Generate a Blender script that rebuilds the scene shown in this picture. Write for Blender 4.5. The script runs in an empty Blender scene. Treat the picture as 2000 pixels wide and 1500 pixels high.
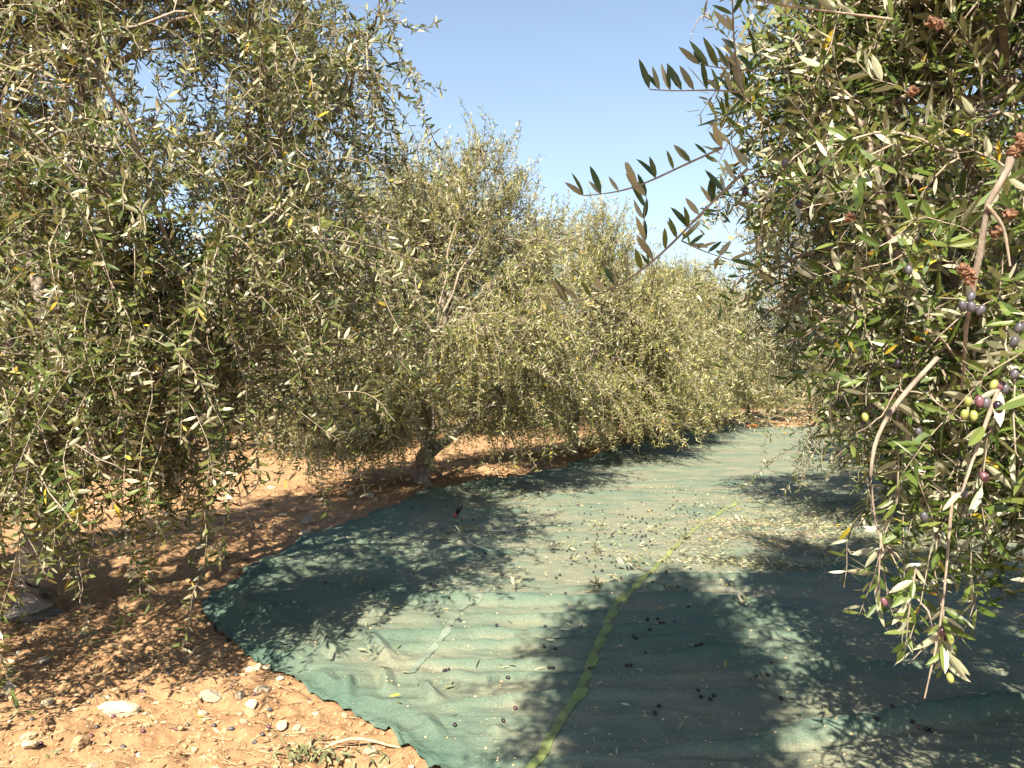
import bpy, math, random
import numpy as np
from mathutils import Vector, Matrix

# ------------------------------------------------------------------ camera, sky, sun, exposure
scene = bpy.context.scene
CAM = np.array([0.0, 0.0, 1.6])
FPX = 1510.0                      # focal length in photograph pixels (2000 wide)
HORIZON = 740.0
cam_data = bpy.data.cameras.new("camera")
cam_data.sensor_width = 36.0
cam_data.lens = FPX / 2000.0 * 36.0
cam_data.clip_start = 0.05
cam_data.clip_end = 5000.0
camera = bpy.data.objects.new("camera", cam_data)
scene.collection.objects.link(camera)
camera.location = CAM
camera.rotation_euler = (math.radians(90.0) - math.atan((750 - HORIZON) / FPX), 0, 0)
scene.camera = camera

SUN_EL = math.radians(46.0)
SUN_AZ = math.radians(197.0)      # clockwise from +Y: behind the camera, a little left
sun_from = Vector((math.sin(SUN_AZ) * math.cos(SUN_EL), math.cos(SUN_AZ) * math.cos(SUN_EL), math.sin(SUN_EL)))

world = bpy.data.worlds.new("World")
scene.world = world
world.use_nodes = True
wn = world.node_tree
bg = wn.nodes["Background"]
sky = wn.nodes.new("ShaderNodeTexSky")
sky.sky_type = 'NISHITA'
sky.sun_disc = False
sky.sun_elevation = SUN_EL
sky.sun_rotation = SUN_AZ
sky.air_density = 1.0
sky.dust_density = 0.5
sky.ozone_density = 0.9
# pale haze low in the sky, the same all round the horizon
wtc = wn.nodes.new("ShaderNodeTexCoord")
wsep = wn.nodes.new("ShaderNodeSeparateXYZ"); wn.links.new(wtc.outputs["Generated"], wsep.inputs[0])
wmul = wn.nodes.new("ShaderNodeMath"); wmul.operation = 'MULTIPLY'; wmul.inputs[1].default_value = -1.0 / 0.25
wn.links.new(wsep.outputs[2], wmul.inputs[0])
wexp = wn.nodes.new("ShaderNodeMath"); wexp.operation = 'EXPONENT'; wn.links.new(wmul.outputs[0], wexp.inputs[0])
wfac = wn.nodes.new("ShaderNodeMath"); wfac.operation = 'MULTIPLY'; wfac.inputs[1].default_value = 1.0; wfac.use_clamp = True
wn.links.new(wexp.outputs[0], wfac.inputs[0])
wmix = wn.nodes.new("ShaderNodeMix"); wmix.data_type = 'RGBA'
wn.links.new(wfac.outputs[0], wmix.inputs[0]); wn.links.new(sky.outputs[0], wmix.inputs[6])
wmix.inputs[7].default_value = (3.9, 4.8, 5.4, 1.0)
wn.links.new(wmix.outputs[2], bg.inputs[0])
bg.inputs[1].default_value = 0.07

sun_data = bpy.data.lights.new("sun", 'SUN')
sun_data.energy = 5.0
sun_data.angle = math.radians(0.5)
sun_data.color = (1.0, 0.91, 0.75)
sun = bpy.data.objects.new("sun", sun_data)
scene.collection.objects.link(sun)
sun.rotation_euler = (-sun_from).to_track_quat('-Z', 'Y').to_euler()

vs = scene.view_settings
vs.view_transform = 'Standard'
vs.look = 'None'
vs.exposure = 1.68
vs.gamma = 1.0
vs.use_curve_mapping = False
scene.cycles.max_bounces = 3
scene.cycles.diffuse_bounces = 1
scene.cycles.glossy_bounces = 1
scene.cycles.transmission_bounces = 2
scene.cycles.transparent_max_bounces = 6

COL = scene.collection


def at(px, py, d):
    """a point d metres in front of the standing place, seen in that direction"""
    return np.array([(px - 1000.0) / FPX * d, d, 1.6 - (py - HORIZON) / FPX * d])


# ------------------------------------------------------------------ object helpers
def tag(o, label=None, cat=None, group=None, kind=None):
    if label: o["label"] = label
    if cat: o["category"] = cat
    if group: o["group"] = group
    if kind: o["kind"] = kind
    return o


def empty(name, loc):
    o = bpy.data.objects.new(name, None)
    o.empty_display_size = 0.2
    o.location = [float(v) for v in loc]
    COL.objects.link(o)
    return o


def link(name, mesh, parent=None, loc=None):
    o = bpy.data.objects.new(name, mesh)
    if loc is not None:
        o.location = [float(v) for v in loc]
    if parent is not None:
        o.parent = parent
    COL.objects.link(o)
    return o


def np_mesh(name, verts, tris=None, quads=None, mat=None, smooth=False, attrs=None):
    me = bpy.data.meshes.new(name)
    verts = np.asarray(verts, dtype=np.float32).reshape(-1, 3)
    tris = np.zeros((0, 3), np.int32) if tris is None else np.asarray(tris, np.int32).reshape(-1, 3)
    quads = np.zeros((0, 4), np.int32) if quads is None else np.asarray(quads, np.int32).reshape(-1, 4)
    nt, nq = len(tris), len(quads)
    me.vertices.add(len(verts))
    me.vertices.foreach_set("co", verts.ravel())
    me.loops.add(nt * 3 + nq * 4)
    me.polygons.add(nt + nq)
    me.loops.foreach_set("vertex_index", np.concatenate([tris.ravel(), quads.ravel()]))
    starts = np.concatenate([np.arange(nt) * 3, nt * 3 + np.arange(nq) * 4]).astype(np.int32)
    me.polygons.foreach_set("loop_start", starts)
    me.update(calc_edges=True)
    if smooth:
        me.polygons.foreach_set("use_smooth", np.ones(nt + nq, dtype=bool))
    else:
        me.polygons.foreach_set("use_smooth", np.zeros(nt + nq, dtype=bool))
    if attrs:
        for k, v in attrs.items():
            a = me.attributes.new(k, 'FLOAT', 'POINT')
            a.data.foreach_set("value", np.asarray(v, np.float32).ravel())
    if mat is not None:
        me.materials.append(mat)
    return me


def norm(v):
    return v / np.maximum(np.linalg.norm(v, axis=-1, keepdims=True), 1e-9)


# ------------------------------------------------------------------ numpy noise
_tab = np.random.RandomState(7).rand(256, 256)


def vnoise(x, y, seed=0):
    x = np.asarray(x, float) + seed * 17.31
    y = np.asarray(y, float) + seed * 9.73
    xi = np.floor(x).astype(int); yi = np.floor(y).astype(int)
    fx = x - xi; fy = y - yi
    fx = fx * fx * (3 - 2 * fx); fy = fy * fy * (3 - 2 * fy)
    a = _tab[xi & 255, yi & 255]; b = _tab[(xi + 1) & 255, yi & 255]
    c = _tab[xi & 255, (yi + 1) & 255]; d = _tab[(xi + 1) & 255, (yi + 1) & 255]
    return (a * (1 - fx) + b * fx) * (1 - fy) + (c * (1 - fx) + d * fx) * fy


def fbm(x, y, oct=3, seed=0):
    s = 0.0; amp = 0.5
    for o in range(oct):
        s = s + amp * (vnoise(x, y, seed + o * 3) * 2 - 1)
        x = np.asarray(x) * 2.03; y = np.asarray(y) * 2.03; amp *= 0.5
    return s


def sstep(a, b, x):
    t = np.clip((x - a) / (b - a), 0, 1)
    return t * t * (3 - 2 * t)


# ------------------------------------------------------------------ materials
def new_mat(name):
    m = bpy.data.materials.new(name)
    m.use_nodes = True
    nt = m.node_tree
    return m, nt, nt.nodes, nt.links, nt.nodes["Principled BSDF"]


def ramp(nodes, stops):
    r = nodes.new("ShaderNodeValToRGB")
    e = r.color_ramp.elements
    while len(e) > 1:
        e.remove(e[-1])
    e[0].position = stops[0][0]; e[0].color = (*stops[0][1], 1)
    for p, c in stops[1:]:
        k = e.new(p); k.color = (*c, 1)
    return r


def leaf_material(name, tops, unders, yellow=0.985, trans=0.16, rough=0.42):
    m, nt, N, L, P = new_mat(name)
    at_ = N.new("ShaderNodeAttribute"); at_.attribute_name = "rnd"
    geo = N.new("ShaderNodeNewGeometry")
    yel = (0.42, 0.33, 0.03)
    rt = ramp(N, [(0.0, tops[0]), (0.6, tops[1]), (yellow - 0.01, tops[2]), (yellow, yel), (1.0, (0.45, 0.25, 0.03))])
    ru = ramp(N, [(0.0, unders[0]), (yellow - 0.01, unders[1]), (yellow, (0.50, 0.42, 0.10))])
    L.new(at_.outputs["Fac"], rt.inputs[0]); L.new(at_.outputs["Fac"], ru.inputs[0])
    mx = N.new("ShaderNodeMix"); mx.data_type = 'RGBA'
    L.new(geo.outputs["Backfacing"], mx.inputs[0])
    L.new(rt.outputs[0], mx.inputs[6]); L.new(ru.outputs[0], mx.inputs[7])
    L.new(mx.outputs[2], P.inputs["Base Color"])
    mr = N.new("ShaderNodeMapRange")
    L.new(geo.outputs["Backfacing"], mr.inputs[0])
    mr.inputs[3].default_value = rough; mr.inputs[4].default_value = 0.75
    L.new(mr.outputs[0], P.inputs["Roughness"])
    P.inputs["Specular IOR Level"].default_value = 0.45
    tr = N.new("ShaderNodeBsdfTranslucent")
    hs = N.new("ShaderNodeMix"); hs.data_type = 'RGBA'; hs.blend_type = 'MULTIPLY'
    hs.inputs[0].default_value = 1.0
    L.new(mx.outputs[2], hs.inputs[6]); hs.inputs[7].default_value = (1.5, 1.7, 0.6, 1)
    L.new(hs.outputs[2], tr.inputs[0])
    ms = N.new("ShaderNodeMixShader"); ms.inputs[0].default_value = trans
    L.new(P.outputs[0], ms.inputs[1]); L.new(tr.outputs[0], ms.inputs[2])
    L.new(ms.outputs[0], N["Material Output"].inputs[0])
    return m


M = {}
M["leaf"] = leaf_material("olive_leaf", [(0.038, 0.056, 0.012), (0.082, 0.103, 0.024), (0.165, 0.17, 0.055)],
                          [(0.19, 0.18, 0.10), (0.44, 0.40, 0.27)], trans=0.10, yellow=0.992)
M["leaf_near"] = leaf_material("olive_leaf_near", [(0.042, 0.070, 0.013), (0.080, 0.115, 0.022), (0.145, 0.175, 0.045)],
                               [(0.22, 0.22, 0.135), (0.48, 0.47, 0.34)], trans=0.12, yellow=0.99, rough=0.36)
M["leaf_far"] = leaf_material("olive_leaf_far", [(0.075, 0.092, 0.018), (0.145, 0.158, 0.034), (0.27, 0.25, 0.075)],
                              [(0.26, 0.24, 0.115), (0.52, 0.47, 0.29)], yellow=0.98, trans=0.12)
M["leaf_dry"] = leaf_material("cut_olive_leaf", [(0.12, 0.135, 0.055), (0.25, 0.245, 0.14), (0.40, 0.36, 0.24)],
                              [(0.34, 0.32, 0.23), (0.52, 0.48, 0.37)], trans=0.1, rough=0.55)


def bark_material(name, c0, c1, scale):
    m, nt, N, L, P = new_mat(name)
    tc = N.new("ShaderNodeTexCoord")
    mp = N.new("ShaderNodeMapping"); mp.inputs[3].default_value = (1, 1, 0.35)
    no = N.new("ShaderNodeTexNoise"); no.inputs["Scale"].default_value = scale
    no.inputs["Detail"].default_value = 6; no.inputs["Roughness"].default_value = 0.65
    L.new(tc.outputs["Object"], mp.inputs[0]); L.new(mp.outputs[0], no.inputs[0])
    r = ramp(N, [(0.3, c0), (0.7, c1)])
    L.new(no.outputs[0], r.inputs[0]); L.new(r.outputs[0], P.inputs["Base Color"])
    b = N.new("ShaderNodeBump"); b.inputs["Strength"].default_value = 0.7; b.inputs["Distance"].default_value = 0.02
    L.new(no.outputs[0], b.inputs["Height"]); L.new(b.outputs[0], P.inputs["Normal"])
    P.inputs["Roughness"].default_value = 0.9
    return m


M["bark"] = bark_material("olive_bark", (0.12, 0.095, 0.075), (0.38, 0.31, 0.24), 14)
M["twig"] = bark_material("olive_twig", (0.17, 0.13, 0.095), (0.38, 0.31, 0.23), 30)


def soil_material():
    m, nt, N, L, P = new_mat("soil")
    tc = N.new("ShaderNodeTexCoord")
    def noise(s, d=5, r=0.6):
        n = N.new("ShaderNodeTexNoise"); n.inputs["Scale"].default_value = s
        n.inputs["Detail"].default_value = d; n.inputs["Roughness"].default_value = r
        L.new(tc.outputs["Object"], n.inputs[0]); return n
    a = noise(1.3, 4); b = noise(22, 6, 0.7); c = noise(120, 4, 0.7)
    r1 = ramp(N, [(0.25, (0.255, 0.140, 0.068)), (0.5, (0.345, 0.205, 0.106)), (0.75, (0.41, 0.27, 0.155))])
    mm = N.new("ShaderNodeMath"); mm.operation = 'MULTIPLY_ADD'; mm.inputs[1].default_value = 0.55
    mm2 = N.new("ShaderNodeMath"); mm2.operation = 'MULTIPLY'; mm2.inputs[1].default_value = 0.45
    L.new(a.outputs[0], mm2.inputs[0]); L.new(b.outputs[0], mm.inputs[0]); L.new(mm2.outputs[0], mm.inputs[2])
    L.new(mm.outputs[0], r1.inputs[0])
    # pale grit
    v = N.new("ShaderNodeTexVoronoi"); v.inputs["Scale"].default_value = 46
    L.new(tc.outputs["Object"], v.inputs[0])
    gr = ramp(N, [(0.0, (1, 1, 1)), (0.16, (1, 1, 1)), (0.24, (0, 0, 0))])
    L.new(v.outputs["Distance"], gr.inputs[0])
    sep = N.new("ShaderNodeSeparateColor"); L.new(v.outputs["Color"], sep.inputs[0])
    gt = N.new("ShaderNodeMath"); gt.operation = 'GREATER_THAN'; gt.inputs[1].default_value = 0.62
    L.new(sep.outputs[0], gt.inputs[0])
    gm = N.new("ShaderNodeMath"); gm.operation = 'MULTIPLY'
    L.new(gr.outputs[0], gm.inputs[0]); L.new(gt.outputs[0], gm.inputs[1])
    mx = N.new("ShaderNodeMix"); mx.data_type = 'RGBA'
    L.new(gm.outputs[0], mx.inputs[0]); L.new(r1.outputs[0], mx.inputs[6]); mx.inputs[7].default_value = (0.48, 0.36, 0.23, 1)
    L.new(mx.outputs[2], P.inputs["Base Color"])
    b1 = N.new("ShaderNodeBump"); b1.inputs["Strength"].default_value = 0.9; b1.inputs["Distance"].default_value = 0.03
    b2 = N.new("ShaderNodeBump"); b2.inputs["Strength"].default_value = 0.6; b2.inputs["Distance"].default_value = 0.006
    L.new(b.outputs[0], b1.inputs["Height"]); L.new(c.outputs[0], b2.inputs["Height"])
    L.new(b1.outputs[0], b2.inputs["Normal"]); L.new(b2.outputs[0], P.inputs["Normal"])
    P.inputs["Roughness"].default_value = 0.95
    P.inputs["Specular IOR Level"].default_value = 0.15
    return m


M["soil"] = soil_material()


def net_material():
    m, nt, N, L, P = new_mat("net_mesh")
    tc = N.new("ShaderNodeTexCoord")
    at_ = N.new("ShaderNodeAttribute"); at_.attribute_name = "lift"
    n1 = N.new("ShaderNodeTexNoise"); n1.inputs["Scale"].default_value = 1.6; n1.inputs["Detail"].default_value = 5
    mp = N.new("ShaderNodeMapping"); mp.inputs[3].default_value = (1, 1.8, 1)
    L.new(tc.outputs["Object"], mp.inputs[0]); L.new(mp.outputs[0], n1.inputs[0])
    n2 = N.new("ShaderNodeTexNoise"); n2.inputs["Scale"].default_value = 35; n2.inputs["Detail"].default_value = 5
    n2.inputs["Roughness"].default_value = 0.7
    L.new(tc.outputs["Object"], n2.inputs[0])
    # dust lies in the hollows that touch the soil, the folds stay green
    s = N.new("ShaderNodeMath"); s.operation = 'MULTIPLY_ADD'; s.inputs[1].default_value = 0.9
    L.new(n1.outputs[0], s.inputs[0])
    s2 = N.new("ShaderNodeMath"); s2.operation = 'MULTIPLY_ADD'; s2.inputs[1].default_value = 0.35; 
    L.new(n2.outputs[0], s2.inputs[0])
    s3 = N.new("ShaderNodeMath"); s3.operation = 'SUBTRACT'; s3.inputs[0].default_value = 0.36
    L.new(at_.outputs["Fac"], s3.inputs[1])
    L.new(s3.outputs[0], s2.inputs[2]); L.new(s2.outputs[0], s.inputs[2])
    r = ramp(N, [(0.34, (0.050, 0.098, 0.075)), (0.60, (0.090, 0.135, 0.100)), (0.84, (0.128, 0.160, 0.116)), (1.06, (0.182, 0.186, 0.130))])
    L.new(s.outputs[0], r.inputs[0])
    n4 = N.new("ShaderNodeTexNoise"); n4.inputs["Scale"].default_value = 170; n4.inputs["Detail"].default_value = 3
    L.new(tc.outputs["Object"], n4.inputs[0])
    mr4 = N.new("ShaderNodeMapRange"); mr4.inputs[1].default_value = 0.3; mr4.inputs[2].default_value = 0.7; mr4.inputs[3].default_value = 0.72; mr4.inputs[4].default_value = 1.28
    L.new(n4.outputs[0], mr4.inputs[0])
    gm4 = N.new("ShaderNodeMix"); gm4.data_type = 'RGBA'; gm4.blend_type = 'MULTIPLY'; gm4.inputs[0].default_value = 1.0
    L.new(r.outputs[0], gm4.inputs[6]); L.new(mr4.outputs[0], gm4.inputs[7])
    L.new(gm4.outputs[2], P.inputs["Base Color"])
    P.inputs["Roughness"].default_value = 0.8
    P.inputs["Specular IOR Level"].default_value = 0.25
    w = N.new("ShaderNodeTexWave"); w.inputs["Scale"].default_value = 90; w.inputs["Distortion"].default_value = 1.5
    L.new(tc.outputs["Object"], w.inputs[0])
    b1 = N.new("ShaderNodeBump"); b1.inputs["Strength"].default_value = 0.35; b1.inputs["Distance"].default_value = 0.003
    L.new(w.outputs[0], b1.inputs["Height"])
    b2 = N.new("ShaderNodeBump"); b2.inputs["Strength"].default_value = 0.5; b2.inputs["Distance"].default_value = 0.012
    L.new(n2.outputs[0], b2.inputs["Height"]); L.new(b1.outputs[0], b2.inputs["Normal"])
    mp3 = N.new("ShaderNodeMapping"); mp3.inputs[3].default_value = (2.2, 13, 4); mp3.inputs[2].default_value = (0, 0, 0.12)
    n3 = N.new("ShaderNodeTexNoise"); n3.inputs["Scale"].default_value = 1.0; n3.inputs["Detail"].default_value = 4; n3.inputs["Distortion"].default_value = 0.6
    L.new(tc.outputs["Object"], mp3.inputs[0]); L.new(mp3.outputs[0], n3.inputs[0])
    b3 = N.new("ShaderNodeBump"); b3.inputs["Strength"].default_value = 1.0; b3.inputs["Distance"].default_value = 0.013
    L.new(n3.outputs[0], b3.inputs["Height"]); L.new(b2.outputs[0], b3.inputs["Normal"])
    L.new(b3.outputs[0], P.inputs["Normal"])
    return m


M["net"] = net_material()


def simple_mat(name, c0, c1, scale=20, rough=0.6, bump=0.0, spec=0.5):
    m, nt, N, L, P = new_mat(name)
    tc = N.new("ShaderNodeTexCoord"); no = N.new("ShaderNodeTexNoise")
    no.inputs["Scale"].default_value = scale; no.inputs["Detail"].default_value = 5
    L.new(tc.outputs["Object"], no.inputs[0])
    r = ramp(N, [(0.3, c0), (0.7, c1)]); L.new(no.outputs[0], r.inputs[0])
    L.new(r.outputs[0], P.inputs["Base Color"])
    P.inputs["Roughness"].default_value = rough
    P.inputs["Specular IOR Level"].default_value = spec
    if bump:
        b = N.new("ShaderNodeBump"); b.inputs["Strength"].default_value = bump; b.inputs["Distance"].default_value = 0.01
        L.new(no.outputs[0], b.inputs["Height"]); L.new(b.outputs[0], P.inputs["Normal"])
    return m


M["band"] = simple_mat("yellow_green_webbing", (0.13, 0.165, 0.048), (0.185, 0.22, 0.075), 25, 0.7, 0.1)
M["band_pale"] = simple_mat("bleached_webbing", (0.115, 0.15, 0.112), (0.15, 0.18, 0.138), 60, 0.8, 0.3)
M["olive_black"] = simple_mat("ripe_olive_skin", (0.010, 0.006, 0.010), (0.03, 0.018, 0.028), 40, 0.3)
M["olive_bloom"] = simple_mat("bloomed_olive_skin", (0.035, 0.032, 0.040), (0.095, 0.088, 0.100), 60, 0.45)
M["olive_purple"] = simple_mat("turning_olive_skin", (0.07, 0.025, 0.035), (0.17, 0.075, 0.09), 30, 0.35)
M["olive_green"] = simple_mat("unripe_olive_skin", (0.19, 0.22, 0.045), (0.29, 0.29, 0.09), 30, 0.35)
M["stone_pale"] = simple_mat("pale_limestone", (0.36, 0.28, 0.18), (0.50, 0.41, 0.28), 18, 0.9, 0.5, 0.2)
M["stone_white"] = simple_mat("white_limestone", (0.42, 0.36, 0.25), (0.54, 0.47, 0.34), 18, 0.9, 0.4, 0.2)
M["stone_tan"] = simple_mat("tan_stone", (0.30, 0.19, 0.10), (0.44, 0.30, 0.17), 18, 0.9, 0.6, 0.2)
M["stone_grey"] = simple_mat("grey_stone", (0.25, 0.20, 0.14), (0.37, 0.31, 0.23), 18, 0.9, 0.6, 0.2)
M["straw"] = simple_mat("dry_straw", (0.42, 0.27, 0.15), (0.60, 0.46, 0.28), 40, 0.9)
M["gall"] = simple_mat("brown_gall", (0.09, 0.04, 0.022), (0.22, 0.11, 0.06), 70, 0.85, 0.8)
M["black_grip"] = simple_mat("black_rubber", (0.012, 0.012, 0.013), (0.025, 0.025, 0.025), 40, 0.5)
M["red_plastic"] = simple_mat("red_plastic", (0.60, 0.05, 0.02), (0.70, 0.09, 0.03), 40, 0.4)
M["steel"] = simple_mat("dark_steel", (0.05, 0.05, 0.055), (0.12, 0.12, 0.12), 40, 0.35)
M["orange_plastic"] = simple_mat("orange_plastic", (0.50, 0.12, 0.04), (0.62, 0.18, 0.06), 40, 0.5)

# ------------------------------------------------------------------ terrain functions
EDGE_Y = np.array([1.2, 1.8, 2.5, 3.18, 3.66, 3.83, 4.1, 4.39, 4.8, 5.37, 5.7, 6.1, 6.53, 7.55, 8.63, 10.28, 11.8, 13.4, 15.6, 20.1, 24.7, 25.6])
EDGE_X = np.array([1.0, 0.65, 0.2, -.34, -.73, -.96, -1.2, -1.51, -1.82, -2.15, -2.2, -2.19, -2.2, -2.0, -1.6, -1.16, 0.0, .89, 1.86, 3.86, 6.9, 7.6])
NET_Y0, NET_Y1 = 1.3, 25.5


def net_left(y):
    return np.interp(y, EDGE_Y, EDGE_X) + 0.035 * fbm(y * 7.0, y * 0 + 1.7, 3, 15) + 0.05 * fbm(y * 2.2, y * 0 + 3.3, 3, 5) * sstep(2.0, 5.5, y) * np.clip(y / 6.0, 1, 2.2)


def net_right(y):
    return 2.4 + 0.55 * (y - 3.3) + 2.4 + 0.2 * fbm(y * 1.3, y * 0 + 8.1, 2, 6)


ROW = norm(np.array([0.48, 0.877]))
ROWN = np.array([ROW[1], -ROW[0]])


def low(x, y):
    """gentle shape of the ground"""
    z = 0.05 * fbm(x * 0.45, y * 0.45, 2, 1) * np.clip(1.6 - y / 40.0, 0.2, 1)
    # soil ridged up along the tree rows
    for q, h in ((-6.35, 0.13), (-12.7, 0.12), (0.55, 0.05)):
        s = x * ROWN[0] + y * ROWN[1] - q
        z = z + h * np.exp(-(s / 0.75) ** 2)
    z = z + 0.16 * np.exp(-(((x - 6.55) / 0.75) ** 2 + ((y - 25.3) / 0.7) ** 2))
    return z * sstep(900, 80, np.hypot(x, y))


def clods(x, y):
    a = np.abs(fbm(x * 5.2, y * 5.2, 3, 11)); b = fbm(x * 16, y * 16, 3, 21); c = fbm(x * 1.9, y * 1.9, 2, 31)
    d = fbm(x * 34, y * 34, 2, 41)
    return 0.075 * a + 0.030 * b + 0.04 * c + 0.010 * d


def net_mask(x, y):
    e = 0.09
    return sstep(0.05, 0.05 + e, x - net_left(y)) * sstep(0.0, e, net_right(y) - x) * sstep(0, e, y - NET_Y0) * sstep(0, e, NET_Y1 - y)


def ground_z(x, y):
    m = net_mask(x, y)
    fade = np.clip(1.25 - y / 60.0, 0.15, 1)
    return low(x, y) + (1 - m) * clods(x, y) * fade - m * 0.05


rs = np.random.RandomState(3)
RIDGES = []   # y0, slope, x0, x1, height, width, seed
for y0, sl, x0, x1, h, w in [
        (6.15, 0.05, 0.8, 3.6, .060, .075), (5.80, 0.06, 0.3, 3.2, .050, .07), (5.28, 0.00, -1.2, 2.4, .050, .07),
        (4.98, 0.05, -.5, 2.2, .045, .06), (4.72, 0.06, -1.0, 1.9, .046, .06), (4.50, 0.02, -.9, 2.2, .040, .05),
        (4.24, 0.04, -.8, 1.7, .038, .05), (4.02, -.02, -.7, 2.6, .036, .05), (3.78, 0.08, -.5, 1.3, .030, .045),
        (3.55, 0.12, 0.9, 2.8, .055, .06), (3.36, 0.16, 0.4, 2.6, .048, .05), (3.22, 0.05, -.3, 1.0, .025, .04),
        (6.9, 0.10, -1.9, 0.2, .040, .08), (7.5, 0.15, -1.9, 0.8, .036, .09), (8.3, 0.20, -1.2, 0.6, .045, .10),
        (9.2, 0.25, -.9, 1.6, .05, .11), (10.3, 0.1, -.4, 2.8, .045, .12), (7.9, 0.02, 1.9, 4.6, .055, .1),
        (9.6, 0.05, 2.2, 5.6, .05, .1), (11.5, 0.05, 0.8, 5.6, .05, .14), (13.5, 0.1, 1.4, 6.6, .05, .16),
        (15.6, 0.1, 2.6, 7.6, .06, .2), (18.0, 0.1, 3.4, 9, .06, .22), (20.5, .1, 4.5, 10, .08, .25), (23.0, .1, 6, 11, .07, .3),
        (5.6, .45, -2.2, -1.0, .05, .07), (5.95, .5, -2.3, -.9, .045, .08), (6.35, .4, -2.2, -.6, .05, .08), (5.1, .5, -2.0, -1.1, .035, .06)]:
    RIDGES.append((y0, sl, x0, x1, h, w, rs.randint(1, 200)))


def folds(x, y):
    z = 0.0
    for i, (y0, sl, x0, x1, h, w, sd) in enumerate(RIDGES):
        yc = y0 + sl * (x - 0.5 * (x0 + x1)) + 0.16 * w / 0.06 * fbm(x * 0.9, x * 0 + sd, 3, sd)
        amp = (1.15 if y0 < 5.4 else 0.6) * h * sstep(x0, x0 + 0.5, x) * (1 - sstep(x1 - 0.6, x1, x)) * (0.55 + 0.75 * vnoise(x * 1.7, x * 0 + sd, sd + 4))
        t = (y - yc) / (w * (0.8 if y0 < 5.4 else 1.0))
        t = np.where(t < 0, t * 1.9, t * 0.8)
        z = z + amp * np.exp(-t * t)
    return z


def g(px, py):
    d = 2416.0 / (py - HORIZON)
    return ((px - 1000) / FPX * d, d)


CREASES = [([g(612, 1235), g(625, 1275), g(652, 1312)], .085), ([g(706, 1258), g(735, 1285), g(772, 1318)], .055),
           ([g(738, 1322), g(750, 1345), g(754, 1368)], .06), ([g(672, 1385), g(684, 1352), g(730, 1338)], .06),
           ([g(818, 1345), g(838, 1372), g(850, 1388)], .05), ([g(818, 1410), g(856, 1452)], .035), ([g(620, 1330), g(672, 1372)], .04),
           ([g(430, 1165), g(480, 1215), g(580, 1240)], .08), ([g(640, 1300), g(668, 1312)], .04),
           ([g(470, 1165), g(500, 1130), g(560, 1105)], .06), ([g(540, 1165), g(590, 1140), g(650, 1128)], .06), ([g(955, 1432), g(980, 1452)], .03),
           ([g(860, 1085), g(920, 1068), g(985, 1058)], .07), ([g(600, 1120), g(700, 1100), g(760, 1075)], .06), ([g(1285, 872), g(1310, 866), g(1345, 868)], .22)]


def creases(x, y):
    """pinched standing folds"""
    x = np.asarray(x, float); y = np.asarray(y, float)
    z = np.zeros(np.broadcast(x, y).shape)
    for pts, h in CREASES:
        h = h * 0.9; w = 0.42 * h
        tot = sum(math.hypot(b[0] - a[0], b[1] - a[1]) for a, b in zip(pts[:-1], pts[1:]))
        best = np.full(z.shape, 1e9); sg = np.zeros(z.shape); tt = np.zeros(z.shape); acc = 0.0
        for a, b in zip(pts[:-1], pts[1:]):
            dx, dy = b[0] - a[0], b[1] - a[1]; l = math.hypot(dx, dy)
            t = np.clip(((x - a[0]) * dx + (y - a[1]) * dy) / (l * l), 0, 1)
            ex, ey = x - a[0] - t * dx, y - a[1] - t * dy
            d = np.hypot(ex, ey); m = d < best
            best = np.where(m, d, best); sg = np.where(m, np.sign(ex * dy - ey * dx), sg); tt = np.where(m, (acc + t * l) / tot, tt)
            acc += l
        wid = np.where(sg > 0, np.maximum(0.55 * w, 0.032), np.maximum(2.2 * w, 0.06))
        prof = np.clip(1 - best / wid, 0, 1) ** 0.8
        z = z + h * prof * np.clip(np.sin(math.pi * np.clip(tt, 0, 1)), 0, 1) ** 0.7
    return z


def crumple(x, y):
    k = np.clip(1.2 - y / 40.0, 0.3, 1)
    c = 0.030 * np.abs(fbm(x * 2.3, y * 3.2, 3, 41)) + 0.016 * (1 - 2 * np.abs(fbm(x * 5.0 + y, y * 7.0, 2, 51)))
    corner = np.exp(-(((x + 1.3) / 0.9) ** 2 + ((y - 5.6) / 1.3) ** 2))
    c = c + corner * 0.05 * (1 - 2.2 * np.abs(fbm(x * 3.0 - y, y * 3.5, 2, 61)))
    c = c + 0.06 * np.clip(fbm(x * 0.7, y * 0.7, 2, 71), 0, 1)
    return c * k


def net_z(x, y):
    inner = sstep(0.0, 0.25, x - net_left(y))
    edge = 0.045 * np.exp(-((x - net_left(y) - 0.15) / 0.16) ** 2) * (0.3 + vnoise(y * 2.5, y * 0, 9)) * sstep(5.4, 7.5, y)
    return low(x, y) + 0.012 + (folds(x, y) + crumple(x, y)) * (0.25 + 0.75 * inner) + edge + creases(x, y) + (1 - sstep(0.0, 0.14, x - net_left(y))) * (clods(x, y) * np.clip(1.25 - y / 60.0, 0.15, 1) - 0.004) + 0.012 * inner


# ------------------------------------------------------------------ ground sheet
def axis(segs):
    out = [segs[0][0]]
    for a, b, st in segs:
        n = max(1, int(round((b - a) / st)))
        out.extend(list(np.linspace(a, b, n + 1)[1:]))
    return np.array(out)


def grid_mesh(name, X, Y, Z, mat, attrs=None, smooth=True):
    r, c = X.shape
    idx = np.arange(r * c).reshape(r, c)
    q = np.stack([idx[:-1, :-1], idx[:-1, 1:], idx[1:, 1:], idx[1:, :-1]], -1).reshape(-1, 4)
    return np_mesh(name, np.stack([X, Y, Z], -1).reshape(-1, 3), quads=q, mat=mat, smooth=smooth, attrs=attrs)


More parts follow.
